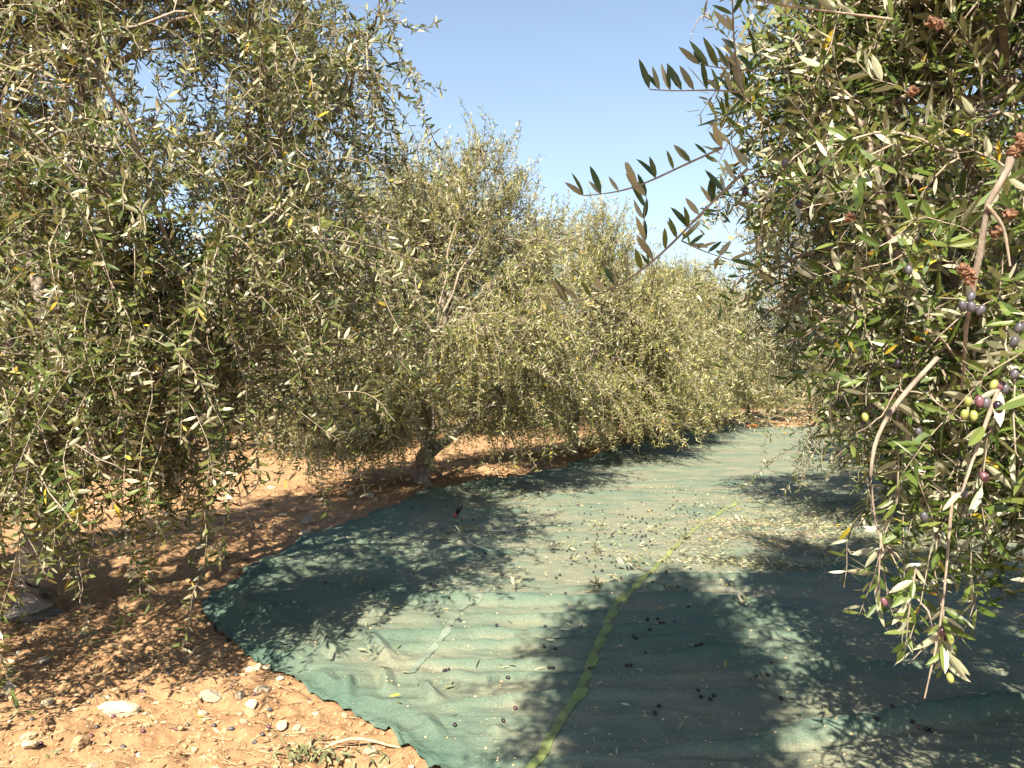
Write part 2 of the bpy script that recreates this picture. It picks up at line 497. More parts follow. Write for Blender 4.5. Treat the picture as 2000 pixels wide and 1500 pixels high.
gx = axis([(-2500, -400, 700), (-400, -60, 85), (-60, -16, 2.2), (-16, -6, 0.22), (-6, -3.2, 0.05), (-3.2, 0.2, 0.0135),
           (0.2, 3, 0.08), (3, 14, 0.2), (14, 60, 2.3), (60, 400, 85), (400, 2500, 700)])
gy = axis([(-400, -20, 95), (-20, 1.5, 1.5), (1.5, 2.9, 0.1), (2.9, 4.9, 0.0135), (4.9, 8, 0.03), (8, 16, 0.07), (16, 34, 0.25), (34, 90, 2.5),
           (90, 600, 100), (600, 3500, 900)])
GX, GY = np.meshgrid(gx, gy)
ground = link("ground", grid_mesh("ground", GX, GY, ground_z(GX, GY), M["soil"]))
tag(ground, "stony orange brown soil of the olive grove", None, None, "structure")

# ------------------------------------------------------------------ harvest net
ny = [NET_Y0]
while ny[-1] < NET_Y1:
    ny.append(ny[-1] + max(0.012, 0.0052 * ny[-1] * (1.0 if ny[-1] < 7 else 1.5)))
ny[-1] = NET_Y1
ny = np.array(ny)
ns = np.linspace(0, 1, 420) ** 1.45
NY = np.repeat(ny[:, None], len(ns), 1)
NX = net_left(NY) + ns[None, :] * (net_right(NY) - net_left(NY))
NZ = net_z(NX, NY)
lift = np.clip((folds(NX, NY) + 0.5 * crumple(NX, NY)) / 0.06, 0, 1.2) * 0.34
lift += 0.30 * np.exp(-((NX - net_left(NY)) / 0.35) ** 2)
net_root = empty("harvest_net", (0, 4, 0))
tag(net_root, "wide green harvest net spread over the ground between the olive rows", "net")
net_o = link("sheet", grid_mesh("net_sheet", NX, NY - 4, NZ, M["net"], {"lift": lift}), net_root)


def ribbon(name, pts, width, mat, parent, jit=0.0, seed=0, off=(0, 4, 0), gaps=None):
    pts = np.array(pts, float)
    t = np.concatenate([[0], np.cumsum(np.linalg.norm(np.diff(pts, axis=0), axis=1))])
    n = int(t[-1] / 0.02)
    tt = np.linspace(0, t[-1], n)
    # smooth curve through the points
    cx = np.interp(tt, t, pts[:, 0]); cy = np.interp(tt, t, pts[:, 1])
    for _ in range(40):
        cx[1:-1] = (cx[:-2] + 2 * cx[1:-1] + cx[2:]) / 4; cy[1:-1] = (cy[:-2] + 2 * cy[1:-1] + cy[2:]) / 4
    # each fold the band crosses shifts it a little sideways
    step = folds(cx, cy)
    cx = cx + 0.9 * step + jit * fbm(tt * 3, tt * 0, 2, seed)
    dx = np.gradient(cx); dy = np.gradient(cy); l = np.hypot(dx, dy)
    nxv, nyv = dy / l, -dx / l
    ss = np.linspace(-0.5, 0.5, 6)
    X = cx[:, None] + nxv[:, None] * ss[None] * width; Y = cy[:, None] + nyv[:, None] * ss[None] * width
    Z = net_z(X, Y) + 0.006
    me = grid_mesh(name, X - off[0], Y - off[1], Z - off[2], mat)
    return link(name, me, parent)


sb = ribbon("seam_band", [(-.05, 2.85), (.105, 3.18), (.30, 3.72), (.457, 4.31), (.68, 5.14), (.976, 5.9), (1.46, 7.1), (2.04, 8.33), (2.75, 9.5)],
            0.043, M["band"], net_root, 0.02, 3)
tag(sb, "yellow green webbing band sewn along the net")
for i, pts in enumerate([[(-.53, 4.05), (-.46, 4.42)], [(-.44, 4.5), (-.36, 5.0)], [(-.34, 5.1), (-.13, 5.72)]]):
    tag(ribbon("pale_band", pts, 0.035, M["band_pale"], net_root, 0.02, 5 + i), "bleached narrow band on the net")


# ------------------------------------------------------------------ leaf and branch builders
LEAF_T = {
    # (along, across, up) vertices; faces
    "hi": (np.array([[0, 0, 0], [.22, 0, 0], [.5, 0, 0], [.8, 0, 0], [1, 0, 0],
                     [.22, -.40, .10], [.5, -.5, .12], [.8, -.31, .08], [.22, .40, .10], [.5, .5, .12], [.8, .31, .08]]),
           np.array([[0, 1, 5], [0, 8, 1], [3, 4, 7], [3, 10, 4]]),
           np.array([[1, 2, 6, 5], [2, 3, 7, 6], [1, 8, 9, 2], [2, 9, 10, 3]])),
    "mid": (np.array([[0, 0, 0], [.33, -.46, .06], [.33, .46, .06], [.72, -.40, .0], [.72, .40, .0], [1, 0, -.02]]),
            np.array([[0, 2, 1], [3, 4, 5]]), np.array([[1, 2, 4, 3]])),
    "lo": (np.array([[0, 0, 0], [.5, .5, .05], [1, 0, 0], [.5, -.5, .05]]), np.zeros((0, 3), int), np.array([[0, 1, 2, 3]])),
}


def leaves_mesh(name, pos, dr, nrm, Ln, Wd, rnd, lod, mat, curl=None):
    T, tr, qu = LEAF_T[lod]
    n = len(pos); v = len(T)
    side = norm(np.cross(dr, nrm)); nrm = np.cross(side, dr)
    if curl is None:
        curl = np.zeros(n)
    a = T[None, :, 0]; b = T[None, :, 1]; c = T[None, :, 2]
    up = c * Wd[:, None] - curl[:, None] * (a ** 2) * Ln[:, None]
    V = (pos[:, None] + dr[:, None] * (a * Ln[:, None])[..., None] + side[:, None] * (b * Wd[:, None])[..., None]
         + nrm[:, None] * up[..., None])
    off = (np.arange(n) * v)[:, None, None]
    tris = (tr[None] + off).reshape(-1, 3) if len(tr) else None
    quads = (qu[None] + off).reshape(-1, 4)
    return np_mesh(name, V.reshape(-1, 3), tris, quads, mat, False, {"rnd": np.repeat(rnd, v)})


def tubes_mesh(name, P, R, sides, mat, smooth=True, bump=0.0, seed=0):
    """P (B,K,3) polylines, R (B,K) radii"""
    P = np.asarray(P, float); R = np.asarray(R, float)
    B, K, _ = P.shape
    tan = norm(np.gradient(P, axis=1))
    ref = np.where(np.abs(tan[..., 2:3]) > 0.9, np.array([1.0, 0, 0]), np.array([0, 0, 1.0]))
    ref = np.repeat(ref[:, :1], K, 1) if sides > 4 else ref
    u = norm(np.cross(tan, ref)); w = np.cross(tan, u)
    ang = np.linspace(0, 2 * math.pi, sides, endpoint=False)
    rr = R[:, :, None] * np.ones(sides)[None, None]
    if bump:
        kk = np.arange(K)[None, :, None] * 0.9
        rr = rr * (1 + bump * (vnoise(np.cos(ang)[None, None] * 1.6 + 5 + kk * 0.55, np.sin(ang)[None, None] * 1.6 + 5 + kk * 0.3 + np.arange(B)[:, None, None] * 7, seed) - 0.5) * 2)
    V = P[:, :, None] + (u[:, :, None] * np.cos(ang)[None, None, :, None] + w[:, :, None] * np.sin(ang)[None, None, :, None]) * rr[..., None]
    idx = np.arange(B * K * sides).reshape(B, K, sides)
    a = idx[:, :-1]; b = idx[:, 1:]
    a2 = np.roll(a, -1, 2); b2 = np.roll(b, -1, 2)
    q = np.stack([a, b, b2, a2], -1).reshape(-1, 4)
    return np_mesh(name, V.reshape(-1, 3), quads=q, mat=mat, smooth=smooth)


def bez(p0, p1, p2, k):
    t = np.linspace(0, 1, k)[None, :, None]
    return p0[:, None] * (1 - t) ** 2 + 2 * p1[:, None] * t * (1 - t) + p2[:, None] * t ** 2


HI_VARIANTS = []
rv = np.random.RandomState(99)
for i in range(14):
    rnd_i = 0.99 if i == 13 else (i + 0.5) / 13 * 0.97
    me = leaves_mesh("leaf", np.zeros((1, 3)), np.array([[0, 1.0, 0]]), np.array([[0, 0, 1.0]]), np.ones(1), np.full(1, 0.21 + 0.03 * (i % 3)),
                     np.full(1, rnd_i), "hi", M["leaf_near"], np.array([(-0.10, 0.02, 0.14, 0.25, 0.06)[i % 5]]))
    HI_VARIANTS.append(me)


def leaf_objects(parent, pos, dr, nrm, Ln, rnd, name="leaf", meshes=None):
    meshes = meshes or HI_VARIANTS
    side = norm(np.cross(dr, nrm)); nr = np.cross(side, dr)
    for i in range(len(pos)):
        k = 13 if rnd[i] > 0.985 else int(min(rnd[i], 0.97) * 13)
        o = bpy.data.objects.new(name, meshes[k % len(meshes)])
        s, d, n, l = side[i], dr[i], nr[i], Ln[i]
        o.matrix_basis = Matrix(((s[0] * l, d[0] * l, n[0] * l, pos[i][0]), (s[1] * l, d[1] * l, n[1] * l, pos[i][1]),
                                 (s[2] * l, d[2] * l, n[2] * l, pos[i][2]), (0, 0, 0, 1)))
        o.parent = parent
        COL.objects.link(o)


def place_leaves(rng, P, spacing, Lm, prob=0.9, upb=0.25, spread=0.85, tip_only=None):
    """opposite leaf pairs along polylines P (B,K,3)"""
    B, K, _ = P.shape
    seg = np.linalg.norm(np.diff(P, axis=1), axis=2); tot = seg.sum(1)
    nn = np.maximum(3, (tot / spacing).astype(int))
    tw = np.repeat(np.arange(B), nn)
    first = np.repeat(np.cumsum(nn) - nn, nn)
    j = np.arange(len(tw)) - first
    t = (j + 0.6 + 0.3 * rng.rand(len(tw))) / nn[tw]
    if tip_only is not None:
        t = tip_only + (1 - tip_only) * t
    t = np.clip(t, 0, 0.9999)
    f = t * (K - 1); k = f.astype(int); fr = (f - k)[:, None]
    pos = P[tw, k] * (1 - fr) + P[tw, k + 1] * fr
    tan = norm(P[tw, k + 1] - P[tw, k])
    ref = norm(np.stack([np.sin(tw * 2.3), np.cos(tw * 1.7), 0.4 * np.sin(tw * 5.1)], -1))
    u = norm(np.cross(tan, ref)); w = np.cross(tan, u)
    ang = (j % 2) * (math.pi / 2) + 0.5 * rng.randn(len(tw))
    pr = u * np.cos(ang)[:, None] + w * np.sin(ang)[:, None]
    out_p, out_d, out_t = [], [], []
    for sgn in (1, -1):
        keep = rng.rand(len(tw)) < prob
        d = norm(tan * 0.62 + sgn * pr * spread + np.array([0, 0, upb]) + 0.36 * rng.randn(len(tw), 3))
        out_p.append(pos[keep]); out_d.append(d[keep]); out_t.append(tan[keep])
    pos = np.concatenate(out_p); d = np.concatenate(out_d); tn = np.concatenate(out_t)
    n = len(pos)
    nv = np.array([0, 0, 1.0]) + 0.55 * tn + 0.75 * rng.randn(n, 3)
    nv = norm(nv - (nv * d).sum(1, keepdims=True) * d)
    L = Lm * (0.65 + 0.55 * rng.rand(n))
    rnd = rng.rand(n)
    return pos, d, nv, L, rnd


def in_frame(P, margin=0.0):
    q = P - CAM
    d = np.maximum(q[..., 1], 1e-6)
    px = 1000 + FPX * q[..., 0] / d
    py = HORIZON - FPX * q[..., 2] / d
    return (q[..., 1] > 0.05) & (px > -margin) & (px < 2000 + margin) & (py > -margin) & (py < 1500 + margin)


def olive_tree(label, base, seed, crown, radii, limbs, nb=120, nt=2400, leaf=(0.065, 0.23), spacing=0.024, lod="mid",
               mat="leaf", twig_len=(0.3, 0.9), droop=0.30, trunk_r=0.11, fork=0.9, lean=(0, 0), parts=0, group=None, upright=0.6, shell=(0.6, 1.0),
               sec_r=0.012, prune=None, prob=0.9, trunk_flare=1.5, branch_parts=False, zmin=0.18, skirt=None):
    """limbs: list of (azimuth deg, elevation deg, length, radius, start height fraction)"""
    rng = np.random.RandomState(seed)
    base = np.array(base, float)
    base[2] = low(base[0], base[1]) + 0.0
    root = empty("olive_tree", base)
    tag(root, label, "olive tree", group)
    c = np.array(crown, float); r = np.array(radii, float)       # relative to the base
    # trunk
    K = 12
    t = np.linspace(0, 1, K)
    top = np.array([lean[0], lean[1], fork])
    tp = np.stack([top[0] * t ** 1.3, top[1] * t ** 1.3, -0.15 + (fork + 0.15) * t], -1)
    tp[1:, :2] += 0.03 * rng.randn(K - 1, 2)
    tr_ = trunk_r * (1 + (trunk_flare - 1) * (1 - t) ** 3) * (1 + 0.10 * t)
    link("trunk", tubes_mesh("trunk", tp[None], tr_[None], 18, M["bark"], True, 0.28, seed), root)
    limb_pts = []
    for (az, el, ln, rad, sf) in limbs:
        a = math.radians(az); e = math.radians(el)
        s0 = tp[int(sf * (K - 1))]
        d = np.array([math.sin(a) * math.cos(e), math.cos(a) * math.cos(e), math.sin(e)])
        KL = 18
        p = [s0]
        for k in range(KL - 1):
            d = norm(d + np.array([0, 0, 0.035]) + 0.10 * rng.randn(3))
            p.append(p[-1] + d * ln / (KL - 1))
        p = np.array(p)
        rr = rad * (1 - 0.72 * np.linspace(0, 1, KL) ** 0.8)
        link("limb", tubes_mesh("limb", p[None], rr[None], 12, M["bark"], True, 0.22, seed + 1), root)
        limb_pts.append(p)
    LP = np.concatenate([p[4:] for p in limb_pts])
    # secondary branches arch from the limbs to the crown's outer shell
    v = norm(rng.randn(nb, 3))
    v[:, 2] = np.where(v[:, 2] < -0.75, -v[:, 2], v[:, 2])
    sh = shell[0] + (shell[1] - shell[0]) * rng.rand(nb) ** 0.6
    lobes = 0.85 + 0.3 * vnoise(np.arctan2(v[:, 1], v[:, 0]) * 1.9 + 20, v[:, 2] * 2.5 + 20, seed)
    if skirt is not None:      # low branches bowed down on one side: (count, azimuth range, height range)
        ns_ = skirt[0]
        az_ = np.radians(skirt[1][0] + (skirt[1][1] - skirt[1][0]) * rng.rand(ns_)); zz = skirt[2][0] + (skirt[2][1] - skirt[2][0]) * rng.rand(ns_)
        rad_ = 0.7 + 0.3 * rng.rand(ns_)
        sh[:ns_] = 1; lobes[:ns_] = 1
        v[:ns_] = np.stack([np.sin(az_) * rad_, np.cos(az_) * rad_, (zz - c[2]) / r[2]], -1)
    tgt = c + v * r * (sh * lobes)[:, None]
    tgt[:, 2] = np.maximum(tgt[:, 2], 0.55)
    dist = np.linalg.norm((tgt[:, None] - LP[None]) * np.array([1, 1, 1.0]), axis=2) + 0.9 * np.maximum(0, LP[None, :, 2] - tgt[:, None, 2] - 0.2)
    pick = np.argsort(dist, axis=1)[:, :10][np.arange(nb), rng.randint(0, 10, nb)]
    st = LP[pick]
    mid = (st * 0.5 + tgt * 0.5); mid[:, 2] += 0.10 + 0.30 * rng.rand(nb) * np.linalg.norm(tgt - st, axis=1)
    mid += 0.12 * rng.randn(nb, 3)
    S = bez(st, mid, tgt, 10)
    S[:, 1:-1] += 0.02 * rng.randn(nb, 8, 3)
    sr = sec_r * (1.25 - 0.85 * np.linspace(0, 1, 10))[None] * (0.7 + 0.6 * rng.rand(nb, 1))
    # hanging twigs
    si = rng.randint(0, nb, nt)
    tt = 0.22 + 0.78 * rng.rand(nt) ** 0.75
    f = tt * 8.999; k = f.astype(int)
    p0 = S[si, k] + (S[si, k + 1] - S[si, k]) * (f - k)[:, None]
    tan = norm(S[si, k + 1] - S[si, k])
    outw = norm((p0 - c) / r)
    d = norm(0.55 * tan + 0.75 * rng.randn(nt, 3) + 0.45 * outw + np.array([0, 0, 0.15]))
    hz = (p0[:, 2] - c[2]) / r[2]
    gdir = np.where((hz > 0.35) & (rng.rand(nt) < upright), 0.16, -droop * (0.1 + 1.2 * rng.rand(nt)))
    Lt = twig_len[0] + (twig_len[1] - twig_len[0]) * rng.rand(nt) ** 1.4
    Lt = np.where(gdir > 0, Lt * 0.75, Lt * (1.15 - 0.35 * hz))
    KT = 9
    P = [p0]
    for q in range(KT - 1):
        d = norm(d + gdir[:, None] * np.array([0, 0, 1.0]) + 0.17 * rng.randn(nt, 3))
        P.append(P[-1] + d * (Lt / (KT - 1))[:, None])
    P = np.stack(P, 1)
    ok = (P[:, :, 2].min(1) > zmin)
    if prune is not None:
        ok &= prune(P + base)
        ks = prune(S + base)
        S = S[ks]; sr = sr[ks]
    P = P[ok]
    if branch_parts:
        near = np.argsort(np.linalg.norm(S.mean(1) + base - CAM, axis=1))
        for b in near[:60]:
            link("branch", tubes_mesh("branch", S[b:b + 1], sr[b:b + 1], 6, M["twig"]), root)
        S2, sr2 = np.delete(S, near[:60], 0), np.delete(sr, near[:60], 0)
    else:
        S2, sr2 = S, sr
    if len(S2):
        tag(link("branches", tubes_mesh("branches", S2, sr2, 5, M["twig"]), root), None, None, None, "stuff")
    nb_ = int(len(P) * 0.45)          # bare, leafless side twigs
    bi = rng.randint(0, len(P), nb_); bk = rng.randint(0, KT - 1, nb_)
    bd = norm(P[bi, bk + 1] - P[bi, bk]) * 0.5 + 0.8 * norm(rng.randn(nb_, 3)) + np.array([0, 0, -0.2])
    Q = [P[bi, bk]]
    for q in range(KT - 1):
        bd = norm(bd + 0.22 * rng.randn(nb_, 3) + np.array([0, 0, -0.06]))
        Q.append(Q[-1] + bd * (0.012 + 0.03 * rng.rand(nb_, 1)))
    Q = np.stack(Q, 1)
    leafy = P
    P = np.concatenate([P, Q])
    trd = 0.0035 * (1.25 - 0.8 * np.linspace(0, 1, KT))[None] * (0.7 + 0.6 * rng.rand(len(P), 1)) * (1.0 if lod != "lo" else 1.3)
    tag(link("twigs", tubes_mesh("twigs", P, trd, 3, M["twig"]), root), None, None, None, "stuff")
    pos, dr, nv, Ln, rnd = place_leaves(rng, leafy, spacing, leaf[0], prob)
    wp = pos + base
    far = np.linalg.norm(wp - CAM, axis=1) > 0.8
    if parts:
        dd = np.linalg.norm(wp - CAM, axis=1)
        side = np.cross(dr, nv)
        view = norm(wp - CAM)
        face = np.abs((nv * view).sum(1)) * 0.7 + 0.3
        score = np.where(in_frame(wp) & far, Ln / dd * face * np.sqrt(1 - (dr * view).sum(1) ** 2), 0)
        best = np.argsort(-score)[:parts]
        leaf_objects(root, pos[best], dr[best], nv[best], Ln[best], rnd[best])
        far[best] = False
    pos, dr, nv, Ln, rnd = pos[far], dr[far], nv[far], Ln[far], rnd[far]
    curl = rng.choice([-0.08, 0.0, 0.12, 0.2], len(pos)) if lod != "lo" else None
    tag(link("foliage", leaves_mesh("foliage", pos, dr, nv, Ln, Ln * leaf[1], rnd, lod, M[mat], curl), root), None, None, None, "stuff")
    return root


def copy_tree(src, label, base, rz, sc, group=None):
    r_ = src.copy(); COL.objects.link(r_)
    r_.location = (base[0], base[1], float(low(base[0], base[1])))
    r_.rotation_euler = (0, 0, math.radians(rz)); r_.scale = (sc, sc, sc)
    r_["label"] = label
    if group: r_["group"] = group
    for ch in list(src.children):
        c_ = ch.copy(); COL.objects.link(c_); c_.parent = r_
    return r_


GL = "olive trees of the row left of the net"
GR = "olive trees of the row right of the net"
GB = "olive trees of the rows behind"

# --- big tree at the left edge of the view
def l1_shape(Q):
    """on the net side the low branches have been lifted clear; a few thin shoots still hang"""
    x, y, z = Q[..., 0], Q[..., 1], Q[..., 2]
    t = np.clip((x / np.maximum(y, 0.1) + 0.50) / 0.20, 0, 1)
    zl = 0.2 + 1.3 * t * t * (3 - 2 * t)
    r_ = np.random.RandomState(4).rand(len(Q))
    below = (z - zl).min(1)
    return (below > 0) | ((below > -0.45) & (r_ < 0.30)) | ((below > -0.75) & (r_ < 0.07))


L1 = olive_tree("big olive tree filling the left side, branches hanging to the bare soil", (-3.25, 5.2, 0), 11,
                (0.34, -0.05, 2.75), (2.3, 2.25, 2.75),
                [(60, 62, 3.4, .085, 1.0), (100, 48, 2.7, .065, .9), (-40, 60, 3.0, .07, 1.0), (170, 55, 2.6, .06, .9), (-120, 50, 2.7, .06, .8), (20, 78, 3.6, .08, 1.0), (135, 30, 2.2, .05, .8), (-160, 28, 2.2, .05, .8)],
                nb=290, nt=4600, leaf=(0.062, 0.25), spacing=0.026, lod="mid", twig_len=(0.25, 0.95), droop=0.32, trunk_r=0.12, fork=1.0,
                lean=(0.28, 0.0), parts=300, group=GL, shell=(0.5, 1.0), upright=0.5, zmin=0.10, skirt=(24, (95, 190), (0.8, 1.8)), prune=l1_shape)

# --- tree at the right edge, close by
def r0_shape(Q):
    """the lower left side of this crown has been picked bare"""
    x, y, z = Q[..., 0], Q[..., 1], Q[..., 2]
    ragged = np.random.RandomState(8).uniform(-0.05, 0.06, len(Q))[:, None]
    lim = np.interp(z, [1.1, 1.33, 1.6, 1.9, 2.3, 3.0], [.475, .435, .365, .30, .275, .27]) + ragged
    return ((x > lim * y).all(1) | (y > 4.2).all(1)) & (np.linalg.norm(Q - CAM, axis=2).min(1) > 1.05)


R0 = olive_tree("close olive tree on the right edge with olives among large leaves", (2.5, 3.2, 0), 23,
                (-0.2, -0.25, 2.35), (1.85, 1.75, 1.95),
                [(-100, 55, 2.2, .06, 1.0), (-150, 50, 2.1, .06, 1.0), (-50, 60, 2.2, .06, 1.0), (60, 55, 2.2, .06, .9), (170, 50, 2.0, .05, .9), (-130, 30, 1.7, .045, .9)],
                nb=230, nt=3400, leaf=(0.074, 0.21), spacing=0.025, lod="mid", mat="leaf_near", twig_len=(0.25, 0.8), droop=0.30, trunk_r=0.11, fork=1.0,
                parts=210, group=GR, shell=(0.45, 1.0), upright=0.7, branch_parts=True, zmin=0.62, prune=r0_shape)

# --- second tree of the right row
R1 = olive_tree("olive tree on the right whose low skirt brushes the net behind the close tree", (4.75, 8.4, 0), 37,
                (-0.1, 0, 2.2), (1.95, 2.0, 2.25),
                [(-90, 50, 2.4, .06, 1.0), (0, 60, 2.5, .06, 1.0), (-160, 45, 2.3, .06, 1.0), (80, 55, 2.3, .06, .9)],
                nb=160, nt=2900, leaf=(0.07, 0.22), spacing=0.030, lod="lo", twig_len=(0.4, 1.1), droop=0.34, group=GR, shell=(0.5, 1.0))

# --- second tree of the left row (forked trunk)
L2 = olive_tree("olive tree with low forked trunk beside the net, pale limb leaning right", (-1.3, 10.9, 0), 51,
                (0.35, 0.1, 2.35), (2.2, 2.1, 2.5),
                [(75, 36, 2.0, .08, .9), (-10, 72, 3.0, .07, 1.0), (-80, 60, 2.4, .06, 1.0), (170, 60, 2.3, .055, 1.0), (30, 60, 2.6, .06, 1.0)],
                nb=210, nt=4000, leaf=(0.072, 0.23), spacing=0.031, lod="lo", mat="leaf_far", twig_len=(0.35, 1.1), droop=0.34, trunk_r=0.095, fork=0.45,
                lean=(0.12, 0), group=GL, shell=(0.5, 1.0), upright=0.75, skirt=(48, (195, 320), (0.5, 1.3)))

# --- tree standing just behind the viewer: its crown is overhead and shades the net
def clear_of_view(Q):
    return (Q[..., 0].max(1) < 0.42) & (Q[..., 1].min(1) > -1.6) & (~in_frame(Q, 60)).all(1) & (np.linalg.norm(Q - CAM, axis=2).min(1) > 0.9)


T0 = olive_tree("olive tree just behind the viewer, shading the near part of the net", (-0.95, -0.75, 0), 67,
                (0.82, 1.85, 3.75), (0.48, 1.2, 1.15),
                [(28, 58, 3.2, .06, 1.0), (8, 64, 3.2, .06, 1.0), (46, 64, 3.0, .06, 1.0)],
                nb=110, nt=2300, leaf=(0.075, 0.25), spacing=0.034, lod="lo", twig_len=(0.25, 0.6), droop=0.2, fork=1.3, prune=clear_of_view, shell=(0.3, 1.0))

# --- prototypes for the farther trees
F1 = olive_tree("olive tree between forked tree and yellowish tree, thin shadowed trunk", (1.2, 15.1, 0), 71,
                (0, 0, 2.3), (2.2, 2.2, 2.4),
                [(30, 65, 2.8, .06, 1.0), (150, 60, 2.6, .06, 1.0), (-90, 58, 2.6, .06, 1.0), (90, 50, 2.2, .05, 1.0)],
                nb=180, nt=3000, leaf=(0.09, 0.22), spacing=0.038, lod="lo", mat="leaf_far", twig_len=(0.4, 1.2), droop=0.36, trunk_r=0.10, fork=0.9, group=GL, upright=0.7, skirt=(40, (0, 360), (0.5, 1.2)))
F2 = olive_tree("fifth olive tree along the net, pale bare trunk, narrow drooping crown", (4.75, 22.2, 0), 83,
                (0, 0, 2.4), (1.95, 1.95, 2.3),
                [(10, 70, 2.6, .06, 1.0), (130, 60, 2.4, .06, 1.0), (-100, 60, 2.4, .06, 1.0)],
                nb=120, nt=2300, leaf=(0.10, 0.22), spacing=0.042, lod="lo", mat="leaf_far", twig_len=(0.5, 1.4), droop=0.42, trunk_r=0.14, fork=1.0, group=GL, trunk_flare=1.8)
F3 = olive_tree("olive tree with yellowish foliage touching the net in the left row", (3.1, 18.7, 0), 97,
                (0, 0, 2.1), (1.95, 1.95, 2.15),
                [(60, 60, 2.3, .05, 1.0), (-60, 60, 2.3, .05, 1.0), (180, 60, 2.2, .05, 1.0)],
                nb=120, nt=2300, leaf=(0.095, 0.22), spacing=0.042, lod="lo", mat="leaf_far", twig_len=(0.5, 1.4), droop=0.40, trunk_r=0.10, fork=0.9, group=GL, skirt=(30, (0, 360), (0.5, 1.2)))
copy_tree(F2, "olive tree on a flared pale trunk standing on a mound at the net's far end", (6.75, 25.4), 120, 0.92, GL)
copy_tree(F3, "low olive tree past the mound, at the far left corner of the net", (8.9, 29.2), 70, 0.82, GL)
copy_tree(F1, "last olive tree visible at the far end of the left row", (11.0, 33.2), 200, 0.74, GL)
copy_tree(F2, "third olive tree of the right row, mostly hidden by nearer crowns", (7.4, 13.6), 45, 0.95, GR)
copy_tree(F3, "fourth olive tree of the right row, seen through gaps in nearer crowns", (10.3, 18.6), 10, 0.95, GR)
copy_tree(F1, "fifth olive tree of the right row, far and mostly hidden", (13.0, 24.0), 140, 0.8, GR)
copy_tree(F2, "sixth olive tree of the right row, closing the far view", (14.6, 29.5), 250, 0.82, GR)
copy_tree(F3, "dark trunked olive tree across the sunny soil, left of the forked tree", (-5.05, 17.0), 30, 1.15, GB)
copy_tree(F1, "olive tree of the second row behind the left edge tree", (-8.2, 12.6), 80, 1.0, GB)
copy_tree(F2, "olive tree of the second row directly behind the forked tree", (-2.4, 21.8), 160, 1.1, GB)
copy_tree(F1, "olive tree of the second row behind the thin trunked tree", (0.2, 26.4), 220, 1.0, GB)
copy_tree(F3, "olive tree of the second row behind the yellowish tree", (2.9, 31.0), 300, 1.05, GB)
copy_tree(F2, "olive tree of the second row at its far right end", (5.6, 35.5), 15, 1.05, GB)
for i, (x, y, rz, s) in enumerate([(-13.8, 14.5, 10, 1), (-11.2, 19.2, 95, 1.05), (-8.6, 24.0, 200, 1), (-6.0, 28.6, 300, 1.05), (-3.4, 33.2, 140, 1.0),
                                   (-18.5, 25, 20, 1.1), (-13.4, 32, 110, 1.1), (-8.0, 38, 280, 1.1), (1.5, 40, 99, 1.1), (9, 42, 10, .85), (15.5, 37, 77, .85)]):
    copy_tree((F1, F2, F3)[i % 3], "distant olive tree glimpsed through the nearer foliage behind the left rows" if x < 8 else "distant olive tree closing the gap beyond the far end of the net",
              (x, y), rz, s, "distant olive trees left" if x < 8 else "distant olive trees ahead")

# ------------------------------------------------------------------ close shoots, olives and galls of the right-hand tree
R0B = np.array(R0.location)
rh = np.random.RandomState(5)


def smooth_path(pts, n):
    pts = np.array(pts, float)
    t = np.linspace(0, 1, len(pts)); tt = np.linspace(0, 1, n)
    p = np.stack([np.interp(tt, t, pts[:, i]) for i in range(3)], -1)
    for _ in range(int(n * 0.6)):
        p[1:-1] = (p[:-2] + 2 * p[1:-1] + p[2:]) / 4
    return p


def shoot(pix, r0, r1, name="twig", spacing=0.024, L=0.068, up=0.9, alng=0.3, prob=0.9, part=(0.0, 1.0), lean=(-0.2, 0, 0), leaves=True, mat="twig"):
    p = smooth_path([at(*q) for q in pix], 16) - R0B
    link(name, tubes_mesh(name, (p + (0.004 * rh.randn(16, 3) if r0 > 0.008 else 0))[None], (np.linspace(r0, r1, 16) * (0.85 + 0.3 * rh.rand(16)))[None], 8, M[mat], True, 0.15 if r0 > 0.008 else 0.0), R0)
    if not leaves:
        return
    tot = np.linalg.norm(np.diff(p, axis=0), axis=1).sum()
    n = max(2, int(tot * (part[1] - part[0]) / spacing))
    P_, D_, N_, L_, R_ = [], [], [], [], []
    for j in range(n + 1):
        f = (part[0] + (part[1] - part[0]) * (j / n)) * 14.999
        k = int(min(f, 14)); q = p[k] + (p[k + 1] - p[k]) * (f - k)
        tan = norm(p[k + 1] - p[k])
        for sg in (1, -1):
            if rh.rand() > prob * 0.92: continue
            lat = norm(np.cross(tan, norm(rh.randn(3))))
            d = norm(tan * alng + np.array([0, 0, up]) + np.array(lean) + lat * 0.42 * sg + 0.12 * rh.randn(3))
            nn = np.array([0.2 * rh.randn(), -0.6 - 0.5 * rh.rand(), 0.5 + 0.3 * rh.randn()]) if rh.rand() < 0.5 else np.array([0.5 * rh.randn(), 0.7, 0.5])
            nn = norm(nn - (nn * d).sum() * d)
            P_.append(q); D_.append(d); N_.append(nn); L_.append(L * (0.6 + 0.55 * rh.rand())); R_.append(rh.rand() * 0.93)
    if P_:
        leaf_objects(R0, np.array(P_), np.array(D_), np.array(N_), np.array(L_), np.array(R_))


